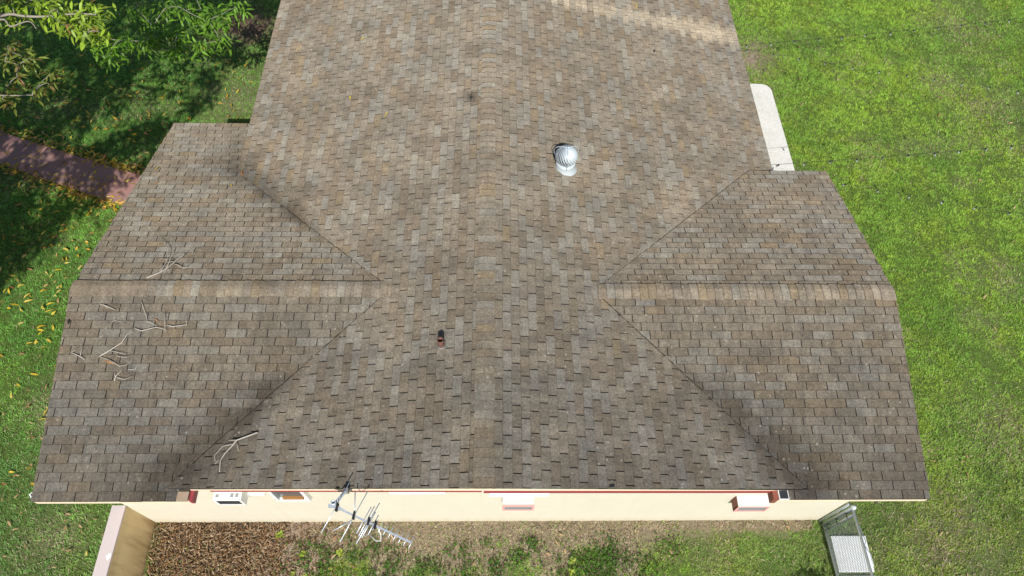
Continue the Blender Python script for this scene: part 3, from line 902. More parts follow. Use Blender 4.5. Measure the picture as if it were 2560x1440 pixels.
part(MB().box(-1.785, -1.725, -3.035, -2.985, AZ - 0.15, AZ - 0.05), 'bracket', M['lead'])
part(MB().lathe([(0.030, -0.30), (0.030, 0.035), (0.021, 0.035), (0.021, -0.25), (0, -0.25)], (-1.875, -3.185, AZ), 16), 'mast_tube', M['alu'], smooth=True)
part(MB().box(-1.935, -1.84, -3.245, -3.205, AZ - 0.02, AZ + 0.02), 'clamp', M['alu'])
def rod(p, q, r=0.0065): part(MB().tube([(*p, AZ + 0.014), (*q, AZ + 0.014)], r, 6), 'rod', M['alu'], smooth=True)
for p, q in (((-1.70, -2.93), (-1.98, -3.55)), ((-1.46, -3.04), (-1.74, -3.66)), ((-1.62, -3.05), (-1.595, -3.33)), ((-1.62, -3.40), (-1.84, -3.53)),
             ((-1.40, -3.24), (-1.55, -3.56)), ((-1.36, -3.23), (-1.52, -3.59)), ((-1.30, -3.19), (-1.54, -3.68)), ((-1.34, -3.30), (-1.48, -3.61)), ((-1.30, -3.34), (-1.41, -3.58))):
    rod(p, q)
for k in range(8):
    c_ = Vector((-1.325, -3.455, 0)).lerp(Vector((-0.872, -3.665, 0)), k / 7)
    h_ = 0.066 + 0.010 * k / 7
    e_ = Vector((0.42, 0.905, 0)).normalized() * h_
    rod((c_ + e_)[:2], (c_ - e_ * 1.05)[:2], 0.005)
for (x_, y_) in ((-1.825, -3.245), (-1.605, -3.345), (-1.415, -3.415), (-1.33, -3.46)):
    part(MB().prism([(x_ - 0.018, y_ - 0.045, AZ - 0.012), (x_ + 0.008, y_ - 0.05, AZ - 0.012), (x_ + 0.022, y_ + 0.045, AZ - 0.012), (x_ - 0.004, y_ + 0.05, AZ - 0.012)], (0, 0, 0.05)), 'insulator', M['black'])
part(MB().tube([(-1.31, -3.47, AZ - 0.01), (-1.27, -3.55, AZ - 0.10), (-1.28, -3.60, AZ - 0.22), (-1.36, -3.58, AZ - 0.32), (-1.45, -3.50, AZ - 0.34)], 0.006, 6), 'cable', M['white'], smooth=True)
part(MB().tube([(-1.85, -3.21, AZ + 0.02), (-1.72, -3.28, AZ + 0.012), (-1.60, -3.36, AZ - 0.03)], 0.004, 5), 'stay', M['alu'], smooth=True)

# air conditioners through the south wall
def aircon(loc, w, d, h, label, style):
    e = empty('air_conditioner', loc)                              # loc = middle of the bottom edge at the wall
    tag(e, label, 'air conditioner')
    body = {'white': M['white'], 'grey': M['grey_white'], 'red': M['brick_red']}[style]
    if style == 'red':
        for s in (-1, 1): MB().box(min(s * w / 2, s * (w / 2 - 0.02)), max(s * w / 2, s * (w / 2 - 0.02)), -d, 0.0, 0, h - 0.012).build('side_panel', M['brick_red'], e)
        MB().box(-w / 2 + 0.003, w / 2 - 0.003, -d, 0.0, h - 0.012, h).build('top_panel', M['grey_white'], e)
        MB().box(-w / 2 + 0.02, w / 2 - 0.02, -d + 0.03, 0, 0.0, h - 0.013).build('casing', M['grey_white'], e)
    else:
        MB().box(-w / 2, w / 2, -d + 0.02, 0.0, 0, h).build('casing', body, e)
    fr = MB()
    t = 0.035
    y0, y1 = -d - 0.008, -d + 0.019
    for (a, b, c, dd) in ((-w / 2, w / 2, 0, t), (-w / 2, w / 2, h - t, h - 0.002), (-w / 2, -w / 2 + t, t, h - t), (w / 2 - t, w / 2, t, h - t)): fr.box(a, b, y0, y1, c, dd)
    fo = fr.build('front_frame', M['white'] if style == 'white' else M['pink'], e)
    g = MB().box(-w / 2 + t, w / 2 - t, -d + 0.004, -d + 0.018, t, h - t).build('grille', M['dark'], e)
    nb = 7
    for k in range(nb):
        z = t + (h - 2 * t) * (k + 0.5) / nb
        MB().box(-w / 2 + t, w / 2 - t, -d - 0.002, -d + 0.004, z - 0.006, z + 0.004).build('louvre', M['steel'] if style != 'white' else M['dark'], g)
    if style == 'white':
        for gx0, n in ((-w / 2 + 0.03, 3), (w / 2 - 0.16, 4), (w / 2 - 0.09, 4)):
            for k in range(n): MB().box(gx0, gx0 + 0.045, -0.125 + k * 0.014, -0.118 + k * 0.014, h, h + 0.002).build('top_slot', M['dark'], e)
    return e
aircon((-3.70, YW - 0.001, 1.83), 0.40, 0.165, 0.28, 'white window air conditioner with dark grille, leftmost on the south wall', 'white')
aircon((0.49, YW - 0.001, 1.41), 0.48, 0.155, 0.25, 'grey topped air conditioner with pink front frame under the white lintel', 'grey')
aircon((4.07, YW - 0.001, 1.33), 0.49, 0.165, 0.28, 'white topped air conditioner with brown red sides at the right of the wall', 'red')
ex = tag(empty('wall_lamp', (XWL, -2.78, 2.28)), 'small white and black box lamp peeping out under the left eave corner', 'lamp')
lm = MB().tube([(-0.001, 0, 0), (-0.62, 0.0, 0.0)], 0.012, 8).build('arm', M['steel'], ex, True)
MB().prism([(-0.78, 0.0, 0.03), (-0.70, -0.09, 0.03), (-0.61, -0.01, 0.03), (-0.69, 0.08, 0.03)], (0, 0, -0.05)).build('housing', M['white'], ex)
MB().prism([(-0.755, 0.0, 0.034), (-0.70, -0.062, 0.034), (-0.635, -0.008, 0.034), (-0.69, 0.054, 0.034)], (0, 0, -0.003)).build('lens', M['black'], ex)

# ------------------------------------------------------------------ yard wall, fence, slabs
yw = empty('yard_wall', (-5.7, YW, 0))
tag(yw, 'low stained cream garden wall, ochre bounce light painted in, with pale pink top at the lower left', 'wall')
yi = Matrix.Translation((5.7, -YW, 0))
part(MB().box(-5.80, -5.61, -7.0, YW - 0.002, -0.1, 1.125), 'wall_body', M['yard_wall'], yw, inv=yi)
part(MB().box(-5.805, -5.60, -7.0, YW - 0.003, 1.1251, 1.165), 'coping', M['coping'], yw, inv=yi)
ring = [(-5.640 + 0.042 * random.uniform(.45, 1.1) * math.cos(k * 0.5236), -3.40 + 0.06 * random.uniform(.5, 1.1) * math.sin(k * 0.5236), 1.166) for k in range(12)]
part(MB().prism([(min(a, -5.606), b, c) for a, b, c in ring], (0, 0, 0.003)), 'filler_patch', M['chip'], yw, inv=yi)

fn = empty('chain_link_fence', (5.78, -2.73, 0))
tag(fn, 'chain link fence with grey posts and rails below the right wing', 'fence')
fi = Matrix.Translation((-5.78, 2.73, 0))
FX0, FX1, FY0, FY1, FZ = 5.775, 5.86, -2.74, -5.6, 1.22
def fpart(mb, name, mat=M['steel'], smooth=True): return part(mb, name, mat, fn, smooth, fi)
fx = lambda y: FX0 + (FX1 - FX0) * (y - FY0) / (FY1 - FY0)
fpart(MB().tube([(fx(FY0), FY0, -0.05), (fx(FY0), FY0, FZ + 0.02)], 0.030, 12), 'post')
fpart(MB().lathe([(0.036, FZ - 0.02), (0.040, FZ + 0.025), (0.028, FZ + 0.055), (0.0, FZ + 0.066)], (fx(FY0), FY0, 0), 14), 'post_cap', M['galv'])
fpart(MB().tube([(fx(FY0) - 0.035, FY0 + 0.062, -0.05), (fx(FY0) - 0.035, FY0 + 0.062, FZ - 0.02)], 0.022, 10), 'post')
fpart(MB().tube([(fx(FY0 - 0.10), FY0 - 0.10, 0.06), (fx(FY0 - 0.10), FY0 - 0.10, FZ - 0.06)], 0.021, 10), 'gate_stile')
fpart(MB().tube([(fx(FY0), FY0, FZ - 0.015), (fx(FY1), FY1, FZ - 0.015)], 0.021, 10), 'top_rail')
fpart(MB().tube([(fx(FY0), FY0, 0.07), (fx(FY1), FY1, 0.07)], 0.021, 10), 'bottom_rail')
for z in (0.25, 0.62, 1.0): fpart(MB().tube([(fx(FY0) - 0.034, FY0 - 0.035, z), (fx(FY0) + 0.034, FY0 - 0.035, z), (fx(FY0 - 0.1) + 0.03, FY0 - 0.11, z), (fx(FY0 - 0.1) - 0.03, FY0 - 0.11, z), (fx(FY0) - 0.034, FY0 - 0.035, z)], 0.008, 5), 'hinge', M['black'])
fpart(MB().tube([(fx(-3.0) + 0.03, -3.0, FZ - 0.03), (fx(-3.2) + 0.13, -3.22, FZ - 0.16), (fx(-3.3) + 0.02, -3.30, FZ - 0.02), (fx(-3.36) + 0.12, -3.42, FZ - 0.10), (fx(-3.55) + 0.09, -3.6, FZ - 0.06)], 0.007, 5), 'tie_wire')
wm = MB()
pit = 0.062
Lf = FY0 - 0.02 - FY1
for sgn in (1, -1):
    k = -int(1.2 / pit)
    while k * pit < Lf + 1.2:
        s0 = k * pit
        pts = []
        z0_, z1_ = 0.07, FZ - 0.02
        a0_, a1_ = (s0, s0 + (z1_ - z0_)) if sgn > 0 else (s0 + (z1_ - z0_), s0)
        # clip to the panel
        t0, t1 = 0.0, 1.0
        if a1_ != a0_:
            for lim in (0.02, Lf):
                pass
        ta, tb_ = sorted(((0.02 - a0_) / (a1_ - a0_), (Lf - a0_) / (a1_ - a0_)))
        t0, t1 = max(t0, ta), min(t1, tb_)
        if t1 - t0 > 0.02:
            q = []
            for t in (t0, t1):
                yy = FY0 - (a0_ + (a1_ - a0_) * t)
                q.append((fx(yy) + 0.004 * sgn, yy, z0_ + (z1_ - z0_) * t))
            wm.tube(q, 0.0034, 3, False)
        k += 1
fpart(wm, 'wire_mesh', M['steel'])

def slab(y0, y1, label):
    o = MB().prism([(5.86, y0, -0.03), (5.86, y1, -0.03), (6.46, y1, -0.03), (6.46, y0, -0.03)], (0, 0, 0.075)).build('paving_stone', M['slab'])
    b = o.modifiers.new('bevel', 'BEVEL')
    b.width, b.segments = 0.012, 2
    return tag(o, label, 'paving stone', 'white paving stones by the fence')
slab(-2.92, -3.50, 'square white concrete paving stone lying behind the chain link fence')
slab(-3.56, -4.15, 'white paving stone cut off by the bottom edge beside the fence')

# ------------------------------------------------------------------ string lights over the right lawn
def string(p, q, sag, n, label, wire_r=0.004):
    p, q = Vector(p), Vector(q)
    e = empty('string_light', p)
    tag(e, label, 'string light', 'string lights over the lawn')
    d = q - p
    f = lambda t: d * t + Vector((0, 0, -4 * sag * t * (1 - t)))
    MB().tube([f(i / 24) for i in range(25)], wire_r, 5).build('wire', M['black'], e, True)
    for k in range(n):
        c = f((k + 0.35) / n)
        o = MB().lathe([(0.0, 0.0), (0.013, -0.002), (0.014, -0.035), (0.0, -0.036)], c, 8).build('socket', M['black'], e, True)
        tilt = Vector((random.uniform(-.4, .4), random.uniform(-.4, .4), 1)).normalized()
        MB().lathe([(0.0, -0.085), (0.015, -0.080), (0.023, -0.063), (0.019, -0.046), (0.010, -0.034)], c, 10, axis=tilt).build('bulb', M['bulb'], e, True)
string((5.31, 6.74, 2.30), (15.5, 7.95, 2.75), 0.10, 19, 'string of bulbs from the eave, the farther black wire at the top right')
string((5.31, 6.66, 2.30), (15.0, 4.45, 2.55), 0.10, 18, 'string of bulbs slanting down across the lawn from the far eave anchor', 0.002)
string((5.31, 3.36, 2.32), (14.5, 4.22, 2.7), 0.10, 18, 'string of bulbs starting beside the concrete pad, the nearer black wire')
string((5.31, 3.24, 2.32), (14.5, 1.15, 2.5), 0.10, 16, 'string of bulbs slanting across the lawn past the right wing corner', 0.002)

# ------------------------------------------------------------------ the camera drone, whose shadow lies beside the ridge
DP = Vector(CAM) - Vector(CF) * 0.16
dr = empty('camera_drone', DP)
tag(dr, 'small grey quadcopter hovering high over the roof, casting the dark spot left of the ridge', 'drone')
MB().prism([(-0.045, -0.085, -0.02), (0.045, -0.085, -0.02), (0.05, 0.0, -0.02), (0.035, 0.06, -0.02), (-0.035, 0.06, -0.02), (-0.05, 0.0, -0.02)], (0, 0, 0.05)).build('body', M['steel'], dr)
for sx_, sy_ in ((-1, -1), (-1, 1), (1, -1), (1, 1)):
    MB().tube([(0.03 * sx_, 0.03 * sy_, 0.01), (0.115 * sx_, 0.075 * sy_ - 0.015, 0.015)], 0.009, 6).build('arm', M['steel'], dr)
    c_ = Vector((0.115 * sx_, 0.075 * sy_ - 0.015, 0.02))
    MB().lathe([(0.0, -0.015), (0.014, -0.015), (0.014, 0.018), (0.0, 0.018)], c_, 10).build('motor', M['black'], dr)
    for q_ in (0.6, 0.6 + math.pi):
        d_, w_ = Vector((math.cos(q_), math.sin(q_), 0)), Vector((-math.sin(q_), math.cos(q_), 0)) * 0.008
        MB().prism([c_ + d_ * 0.008 - w_, c_ + d_ * 0.06 - w_ * 0.6, c_ + d_ * 0.06 + w_ * 0.6, c_ + d_ * 0.008 + w_], (0, 0, 0.002)).build('rotor_blade', M['black'], dr)

# ------------------------------------------------------------------ twigs on the roof
TW = {
 'pale forked twig with curling side shoots on the upper left wing slope': [
  [(-5.118, 0.193, 3.289), (-4.953, 0.306, 3.269), (-4.882, 0.382, 3.258), (-4.814, 0.488, 3.239), (-4.751, 0.61, 3.216), (-4.696, 0.668, 3.209), (-4.703, 0.712, 3.206)],
  [(-4.958, 0.313, 3.259), (-4.945, 0.398, 3.245), (-4.933, 0.508, 3.225), (-4.938, 0.63, 3.212), (-4.978, 0.764, 3.20), (-5.06, 0.88, 3.175), (-5.23, 1.039, 3.123)],
  [(-4.988, 0.511, 3.208), (-4.956, 0.42, 3.248), (-4.964, 0.33, 3.268), (-4.950, 0.31, 3.265)],
  [(-4.831, 0.507, 3.209), (-4.755, 0.475, 3.227), (-4.67, 0.414, 3.253), (-4.614, 0.378, 3.272), (-4.582, 0.394, 3.278), (-4.562, 0.445, 3.275)],
  [(-4.893, 0.395, 3.238), (-4.886, 0.508, 3.225), (-4.899, 0.624, 3.212), (-4.837, 0.701, 3.209)],
  [(-4.948, 0.531, 3.203), (-4.806, 0.512, 3.258)], [(-5.02, 0.62, 3.18), (-4.918, 0.561, 3.245)], [(-5.06, 0.88, 3.17), (-5.09, 0.998, 3.133)]],
 'largest bleached twig near the left roof edge with a brown leaf': [
  [(-5.567, -1.012, 3.079), (-5.427, -0.931, 3.113), (-5.264, -0.823, 3.153), (-5.198, -0.714, 3.193), (-5.128, -0.676, 3.216)],
  [(-5.434, -0.925, 3.102), (-5.311, -0.962, 3.117), (-5.171, -1.007, 3.131)], [(-5.306, -0.96, 3.093), (-5.302, -1.022, 3.102), (-5.147, -1.05, 3.12)],
  [(-5.567, -1.012, 3.079), (-5.404, -1.069, 3.077), (-5.244, -1.16, 3.066), (-5.146, -1.148, 3.082), (-5.071, -1.093, 3.109)]],
 'white spiky twig just below the left wing ridge': [
  [(-5.125, -0.608, 3.183), (-5.015, -0.651, 3.189), (-4.803, -0.606, 3.217), (-4.658, -0.649, 3.223)], [(-5.002, -0.493, 3.213), (-4.906, -0.531, 3.228), (-4.798, -0.596, 3.226)],
  [(-5.092, -0.196, 3.289), (-5.059, -0.28, 3.282), (-4.969, -0.454, 3.243), (-4.95, -0.52, 3.215)], [(-4.72, -0.357, 3.247), (-4.697, -0.513, 3.232), (-4.653, -0.684, 3.214)]],
 'thin bent twig right of the white spiky twig': [[(-4.664, -0.563, 3.195), (-4.566, -0.589, 3.205), (-4.368, -0.569, 3.226), (-4.408, -0.417, 3.262)]],
 'small three pronged twig lowest on the left wing': [
  [(-5.293, -1.355, 2.992), (-5.282, -1.297, 3.021), (-5.19, -1.213, 3.058)], [(-5.296, -1.287, 3.009), (-5.24, -1.319, 3.017), (-5.141, -1.351, 3.026), (-5.037, -1.306, 3.044)], [(-5.296, -1.287, 3.009), (-5.305, -1.247, 3.039)]],
 'angular twig lying closest to the left roof edge': [
  [(-5.978, -0.952, 3.095), (-5.822, -1.023, 3.092), (-5.758, -1.068, 3.085)], [(-5.836, -1.012, 3.079), (-5.827, -0.878, 3.134)], [(-5.978, -0.952, 3.095), (-5.914, -0.922, 3.113)]],
 'short dark twig just under the left ridge cap': [[(-5.687, -0.261, 3.272), (-5.62, -0.273, 3.284), (-5.445, -0.348, 3.27)], [(-5.634, -0.26, 3.272), (-5.545, -0.33, 3.274)]],
 'tiny hooked twig right of the three pronged twig': [[(-5.129, -1.196, 3.032), (-5.027, -1.191, 3.04), (-5.007, -1.163, 3.054), (-4.953, -1.127, 3.07)]],
 'faint thin twig above the largest bleached twig': [[(-5.467, -0.511, 3.208), (-5.432, -0.496, 3.217), (-5.31, -0.526, 3.224)], [(-5.445, -0.485, 3.215), (-5.442, -0.434, 3.233), (-5.363, -0.419, 3.241)]],
 'branched twig with a thick cut end above the south gable edge': [
  [(-3.147, -2.107, 2.947), (-3.443, -2.19, 2.87), (-3.478, -2.247, 2.86), (-3.581, -2.369, 2.832), (-3.623, -2.463, 2.822), (-3.6, -2.623, 2.828)],
  [(-3.487, -2.239, 2.855), (-3.626, -2.265, 2.838), (-3.726, -2.39, 2.811), (-3.701, -2.468, 2.803)], [(-3.645, -2.433, 2.807), (-3.692, -2.507, 2.815)], [(-3.448, -2.186, 2.864), (-3.563, -2.193, 2.857)], [(-3.442, -2.211, 2.866), (-3.381, -2.344, 2.881)]],
}
def smooth_line(pts, k=3):
    pts = [Vector(p) for p in pts]
    out = []
    for i in range(len(pts) - 1):
        p0, p1, p2, p3 = pts[max(i - 1, 0)], pts[i], pts[i + 1], pts[min(i + 2, len(pts) - 1)]
        for j in range(k):
            t = j / k
            out.append(0.5 * ((2 * p1) + (p2 - p0) * t + (2 * p0 - 5 * p1 + 4 * p2 - p3) * t * t + (3 * p1 - p0 - 3 * p2 + p3) * t ** 3))
    return out + [pts[-1]]
def leaf_mesh(name, L, Wd, bend, cup, seg=6, curl=0.0):
    vs_, fs = [], []
    for i in range(seg + 1):
        t = i / seg
        w = Wd * (math.sin(math.pi * min(1, t ** 0.85)) ** 0.8) * 0.5 + (0.0008 if i in (0, seg) else 0)
        x = L * t
        z = bend * L * (t - t * t * 1.8) + 0
        y = curl * L * t * t
        vs_ += [(x, y - w, z + cup * w), (x, y, z), (x, y + w, z + cup * w)]
    for i in range(seg):
        a = i * 3
        fs += [(a, a + 3, a + 4, a + 1), (a + 1, a + 4, a + 5, a + 2)]
    me = bpy.data.meshes.new(name)
    me.from_pydata(vs_, [], fs)
    me.polygons.foreach_set('use_smooth', [True] * len(me.polygons))
    return me
fl_meshes = [leaf_mesh('fallen_leaf', random.uniform(0.11, 0.175), random.uniform(0.032, 0.046), random.uniform(0.05, 0.35), random.uniform(0.1, 0.8), 4, random.uniform(-0.25, 0.25)) for _ in range(8)]
for m_ in fl_meshes: m_.materials.append(M['leaf_fallen'])
tan_meshes = [m_.copy() for m_ in fl_meshes]
for m_ in tan_meshes:
    m_.materials.clear()
    m_.materials.append(M['leaf_tan'])
for label, lines in TW.items():
    base = Vector(lines[0][0])
    e = empty('fallen_twig', base)
    tag(e, label, 'twig', 'twigs fallen on the roof')
    for i, l in enumerate(lines):
        pts = [Vector(p) - base + Vector((0, 0, -0.004)) for p in smooth_line(l, 1)]
        r0 = 0.0098 if i == 0 else 0.0062
        if 'thick' in label and i == 0: r0 = 0.012
        if 'faint' in label or 'tiny' in label: r0 *= 0.6
        n = len(pts)
        MB().tube(pts, [r0 * (1 - 0.6 * j / (n - 1)) for j in range(n)], 5).build('stem' if i == 0 else 'shoot', M['twig'], e, True)
    if 'brown leaf' in label:
        o = link('leaf', tan_meshes[0], None, e)
        o.location = (0.10, -0.06, 0.0); o.rotation_euler = (0.2, 0.1, -0.5); o.scale = (0.9, 0.9, 1)
def lay_leaf(x, y, zf, meshes, label, group, name='fallen_leaf', dz=0.014, rz=None, sc=1.0):
    o = link(name, random.choice(meshes))
    e = 0.05
    n = Vector((-(zf(x + e, y) - zf(x - e, y)) / (2 * e), -(zf(x, y + e) - zf(x, y - e)) / (2 * e), 1)).normalized()
    q = n.to_track_quat('Z', 'Y') @ Matrix.Rotation(rz if rz is not None else random.uniform(0, 6.28), 3, 'Z').to_quaternion()
    o.rotation_mode = 'QUATERNION'
    o.rotation_quaternion = q
    o.location = (x, y, zf(x, y) + dz)
    o.scale = (sc, sc, sc)
    tag(o, label, 'leaf', group)
    return o
for (x, y, z_, zf, lab) in ((-2.438, 5.871, 0, zmain, 'yellow leaf on the main roof highest left of the ridge'), (-4.151, 4.745, 0, zmain, 'yellow leaf near the left main eave'),
        (-2.566, 4.307, 0, zmain, 'small yellow leaf in the middle of the left main slope'), (-1.793, 3.719, 0, zmain, 'small yellow leaf nearest the main ridge on its left'),
        (-4.407, 2.866, 0, zmain, 'yellow leaf at the top of the dark left valley'), (3.049, 7.203, 0, zmain, 'yellow leaf above the pale band on the right slope'),
        (-4.472, 2.449, 0, zwl, 'pale yellow leaf beside the left valley on the wing'), (-5.961, 2.9, 0, zwl, 'yellow leaf near the left wing edge above the path end'),
        (-5.766, 2.55, 0, zwl, 'small leaf just below the one near the left wing edge'), (-4.803, -0.506, 0, zwl, 'orange leaf caught on the white spiky twig')):
    lay_leaf(x, y, zf, tan_meshes if 'orange' in lab else fl_meshes, lab, 'leaves lying on the roof', dz=0.018, sc=0.75)

# ------------------------------------------------------------------ mango tree at the upper left
tree = empty('mango_tree', (-11.6, 1.2, 0))
tag(tree, 'leafy mango tree reaching in at the upper left, shading the lawn', 'tree')
ti = Matrix.Translation((11.6, -1.2, 0))
ST = np.array(SUN_TO)
# clusters that reach into the picture: (position, kind)
VIS = []
def cluster(p, kind, n, spread=0.0): VIS.append((Vector(p), kind, n))
# bright sunlit spray, dark green branch ends, rust coloured young leaves
for x, y in [(-7.79, 4.38), (-7.59, 4.33), (-7.66, 4.18), (-7.47, 4.43), (-6.91, 4.0), (-6.75, 3.91), (-6.6, 3.81), (-6.53, 4.01), (-6.55, 4.25), (-6.29, 3.72), (-6.26, 3.91), (-6.12, 3.77), (-6.69, 4.3), (-6.31, 4.3), (-6.83, 4.15), (-7.24, 4.44), (-6.47, 4.4)]: cluster((x, y, 4.9 + random.uniform(-.12, .12)), 'leaf_bright', 6)
for x, y in [(-7.41, 7.21), (-6.95, 6.71), (-6.72, 7.1), (-6.75, 6.23), (-6.41, 6.47), (-6.28, 6.98), (-6.09, 7.24), (-5.81, 6.73), (-5.53, 6.37), (-5.87, 6.24), (-5.55, 6.86), (-5.37, 7.38), (-6.4, 6.11), (-7.02, 6.34), (-7.46, 6.21), (-7.6, 5.86), (-7.94, 6.21)]: cluster((x, y, 2.7 + random.uniform(-.15, .15)), 'leaf_green', 7)
for x, y in [(-8.23, 4.32), (-8.05, 4.37), (-7.82, 4.22), (-8.21, 4.07), (-7.99, 4.02), (-7.51, 3.98), (-7.61, 3.59), (-7.34, 3.6), (-8.1, 3.59), (-7.98, 3.26), (-7.94, 3.78), (-8.27, 4.52)]: cluster((x, y, 3.9 + random.uniform(-.1, .1)), 'leaf_rust', 6)
LIT = np.array([list(p) for p, k_, n_ in VIS ])
def shade_spots():
    """ground spots that lie in the tree's shade; the crown stands up the sun's rays from them"""
    out = []
    tries = 0
    while len(out) < 1050 and tries < 90000:
        tries += 1
        x, y = RNG.uniform(-15.0, -5.7), RNG.uniform(1.0, 12.2)
        edge = -6.65 - 0.45 * max(0, 8.2 - y) - 0.10 * max(0, 5.5 - y) ** 1.5 + 0.55 * (float(fbm(x, y, 0.9, 210)) - 0.5) * 2
        if y > 8.6: edge = -5.5 + 0.3 * math.sin(y * 3)
        lower = 2.0 + max(0, x + 9.2) * 1.9 if x > -9.2 else 2.0 + 0.25 * math.sin(x * 2)
        if x > edge or y < lower: continue
        if any((x - hx) ** 2 + (y - hy) ** 2 < r * r for hx, hy, r in ((-8.6, 8.05, 0.32), (-10.85, 8.5, 0.22), (-10.5, 8.25, 0.2), (-8.35, 7.75, 0.2), (-9.35, 6.75, 0.22), (-9.6, 5.9, 0.18), (-8.8, 4.65, 0.22), (-7.4, 6.9, 0.22), (-6.9, 9.0, 0.2), (-11.9, 7.5, 0.25), (-8.1, 5.0, 0.25))): continue
        h = RNG.uniform(4.2, 7.8)
        ok = False
        for _ in range(8):
            P = np.array([x, y, 0]) + ST * (h / ST[2])
            u, v_ = project(P)
            if u < -75 or v_ < -75 or P[1] < -6: ok = True; break
            h += RNG.uniform(0.3, 0.9)
            if h > 9.5: break
        if ok:
            d_ = P - LIT
            al = d_ @ ST
            if not ((np.linalg.norm(d_ - al[:, None] * ST, axis=1) < 0.45) & (al > 0.15)).any(): out.append(P)
    return out
spots = shade_spots()
def leaf_pts(L, Wd, droop):
    """one leaf as 7 points: base, two side pairs, tip, plus a mid rib"""
    t1, t2 = 0.35, 0.7
    z = lambda t: -droop * L * t * t
    return np.array([(0, 0, 0), (L * t1, -Wd / 2, z(t1) + Wd * 0.15), (L * t1, 0, z(t1)), (L * t1, Wd / 2, z(t1) + Wd * 0.15), (L * t2, -Wd * 0.4, z(t2) + Wd * 0.12), (L * t2, 0, z(t2)), (L * t2, Wd * 0.4, z(t2) + Wd * 0.12), (L, 0, z(1.0))])
LF = [(0, 2, 1), (0, 3, 2), (1, 2, 5, 4), (2, 3, 6, 5), (4, 5, 7), (5, 6, 7)]
def rotm(az, el, roll):
    return np.array(Matrix.Rotation(az, 3, 'Z') @ Matrix.Rotation(-el, 3, 'Y') @ Matrix.Rotation(roll, 3, 'X'))
vsx, csx = [], []
for P in spots:
    g = random.random()
    for k in range(30):
        Rm = rotm(random.uniform(0, 6.28), random.uniform(-0.9, 0.8), random.uniform(-0.5, 0.5))
        q = leaf_pts(random.uniform(0.17, 0.27), random.uniform(0.045, 0.06), random.uniform(0.1, 0.5)) @ Rm.T + P + np.array([random.gauss(0, 0.13), random.gauss(0, 0.13), random.gauss(0, 0.10)])
        vsx.append(q)
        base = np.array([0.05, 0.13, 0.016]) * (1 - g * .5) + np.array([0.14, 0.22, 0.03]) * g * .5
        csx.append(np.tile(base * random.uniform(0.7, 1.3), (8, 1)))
gl_meshes = {}
for key in ('leaf_green', 'leaf_bright', 'leaf_rust'):
    gl_meshes[key] = []
    for _ in range(5):
        m_ = leaf_mesh('leaf', random.uniform(0.13, 0.20), random.uniform(0.038, 0.052), random.uniform(-0.25, 0.3), random.uniform(0.1, 0.5), 6, random.uniform(-0.12, 0.12))
        m_.materials.append(M[key])
        gl_meshes[key].append(m_)
twigs_to = []
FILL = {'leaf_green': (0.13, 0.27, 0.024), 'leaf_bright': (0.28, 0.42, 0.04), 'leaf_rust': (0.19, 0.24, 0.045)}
for p, kind, n_ in VIS:
    for k in range(64 if kind == 'leaf_green' else 26 if kind == 'leaf_bright' else 14):
        Rm = rotm(random.uniform(0, 6.28), random.uniform(-0.9, 0.4), random.uniform(-0.4, 0.4))
        sp = 0.15 if kind == 'leaf_green' else 0.09
        q = leaf_pts(random.uniform(0.13, 0.19), random.uniform(0.036, 0.05), random.uniform(0.1, 0.5)) @ Rm.T + np.array(p) + np.array([random.gauss(0, sp), random.gauss(0, sp), random.gauss(-0.04, 0.08)])
        vsx.append(q)
        csx.append(np.tile(np.array(FILL[kind]) * random.uniform(0.6, 1.4), (8, 1)))
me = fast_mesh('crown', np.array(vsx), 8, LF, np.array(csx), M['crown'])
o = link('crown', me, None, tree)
o.matrix_parent_inverse = ti
tag(o, kind='stuff')
for p, kind, n in VIS:
    for k in range(n):
        o = link('leaf', random.choice(gl_meshes[kind]), None, tree)
        az = 2 * math.pi * (k + random.uniform(-.25, .25)) / n
        el = random.uniform(-0.75, 0.25)
        if kind != 'leaf_green' and random.random() < 0.5: el = random.uniform(-1.1, -0.3)
        Rm = (Matrix.Rotation(az, 4, 'Z') @ Matrix.Rotation(-el, 4, 'Y') @ Matrix.Rotation(random.uniform(-0.4, 0.4), 4, 'X'))
        off = Vector((math.cos(az), math.sin(az), 0)) * 0.02 + Vector((0, 0, random.uniform(-0.06, 0.03)))
        o.matrix_parent_inverse = ti
        o.matrix_basis = Matrix.Translation(p + off) @ Rm
    twigs_to.append(p)
# trunk, limbs and the pale twigs
tm = MB()
def limb(pts, r0, r1, sides=8):
    q = smooth_line(pts, 4)
    n = len(q)
    q = [p + Vector((mnoise.noise(p * 2.1), mnoise.noise(p * 2.1 + Vector((9, 0, 0))), mnoise.noise(p * 2.1 + Vector((0, 9, 0))))) * 0.05 * (1 if 0 < i < n - 1 else 0) for i, p in enumerate(q)]
    tm.tube(q, [r0 + (r1 - r0) * i / (n - 1) for i in range(n)], sides)
    return q
T0 = Vector((-11.6, 1.2, -0.1))
T1 = Vector((-11.5, 1.1, 2.2))
limb([T0, (-11.62, 1.22, 0.9), T1], 0.26, 0.19, 12)
ends = [(-9.2, -0.4, 5.6), (-10.4, -2.4, 6.2), (-12.8, -1.6, 6.4), (-13.2, 2.4, 6.0), (-9.4, 2.6, 5.2), (-8.8, 1.2, 6.4), (-11.2, 0.6, 7.0), (-10.8, 4.2, 5.6)]
skel = []
for e in ends:
    e = Vector(e)
    mid = T1.lerp(e, 0.5) + Vector((0, 0, 0.4))
    skel += limb([T1, mid, e], 0.13, 0.05)
low = limb([T1, (-11.5, 5.0, 4.4), (-9.6, 8.8, 3.9), (-7.4, 9.0, 3.2), (-6.5, 8.2, 2.95), (-6.2, 7.6, 2.8)], 0.09, 0.014)
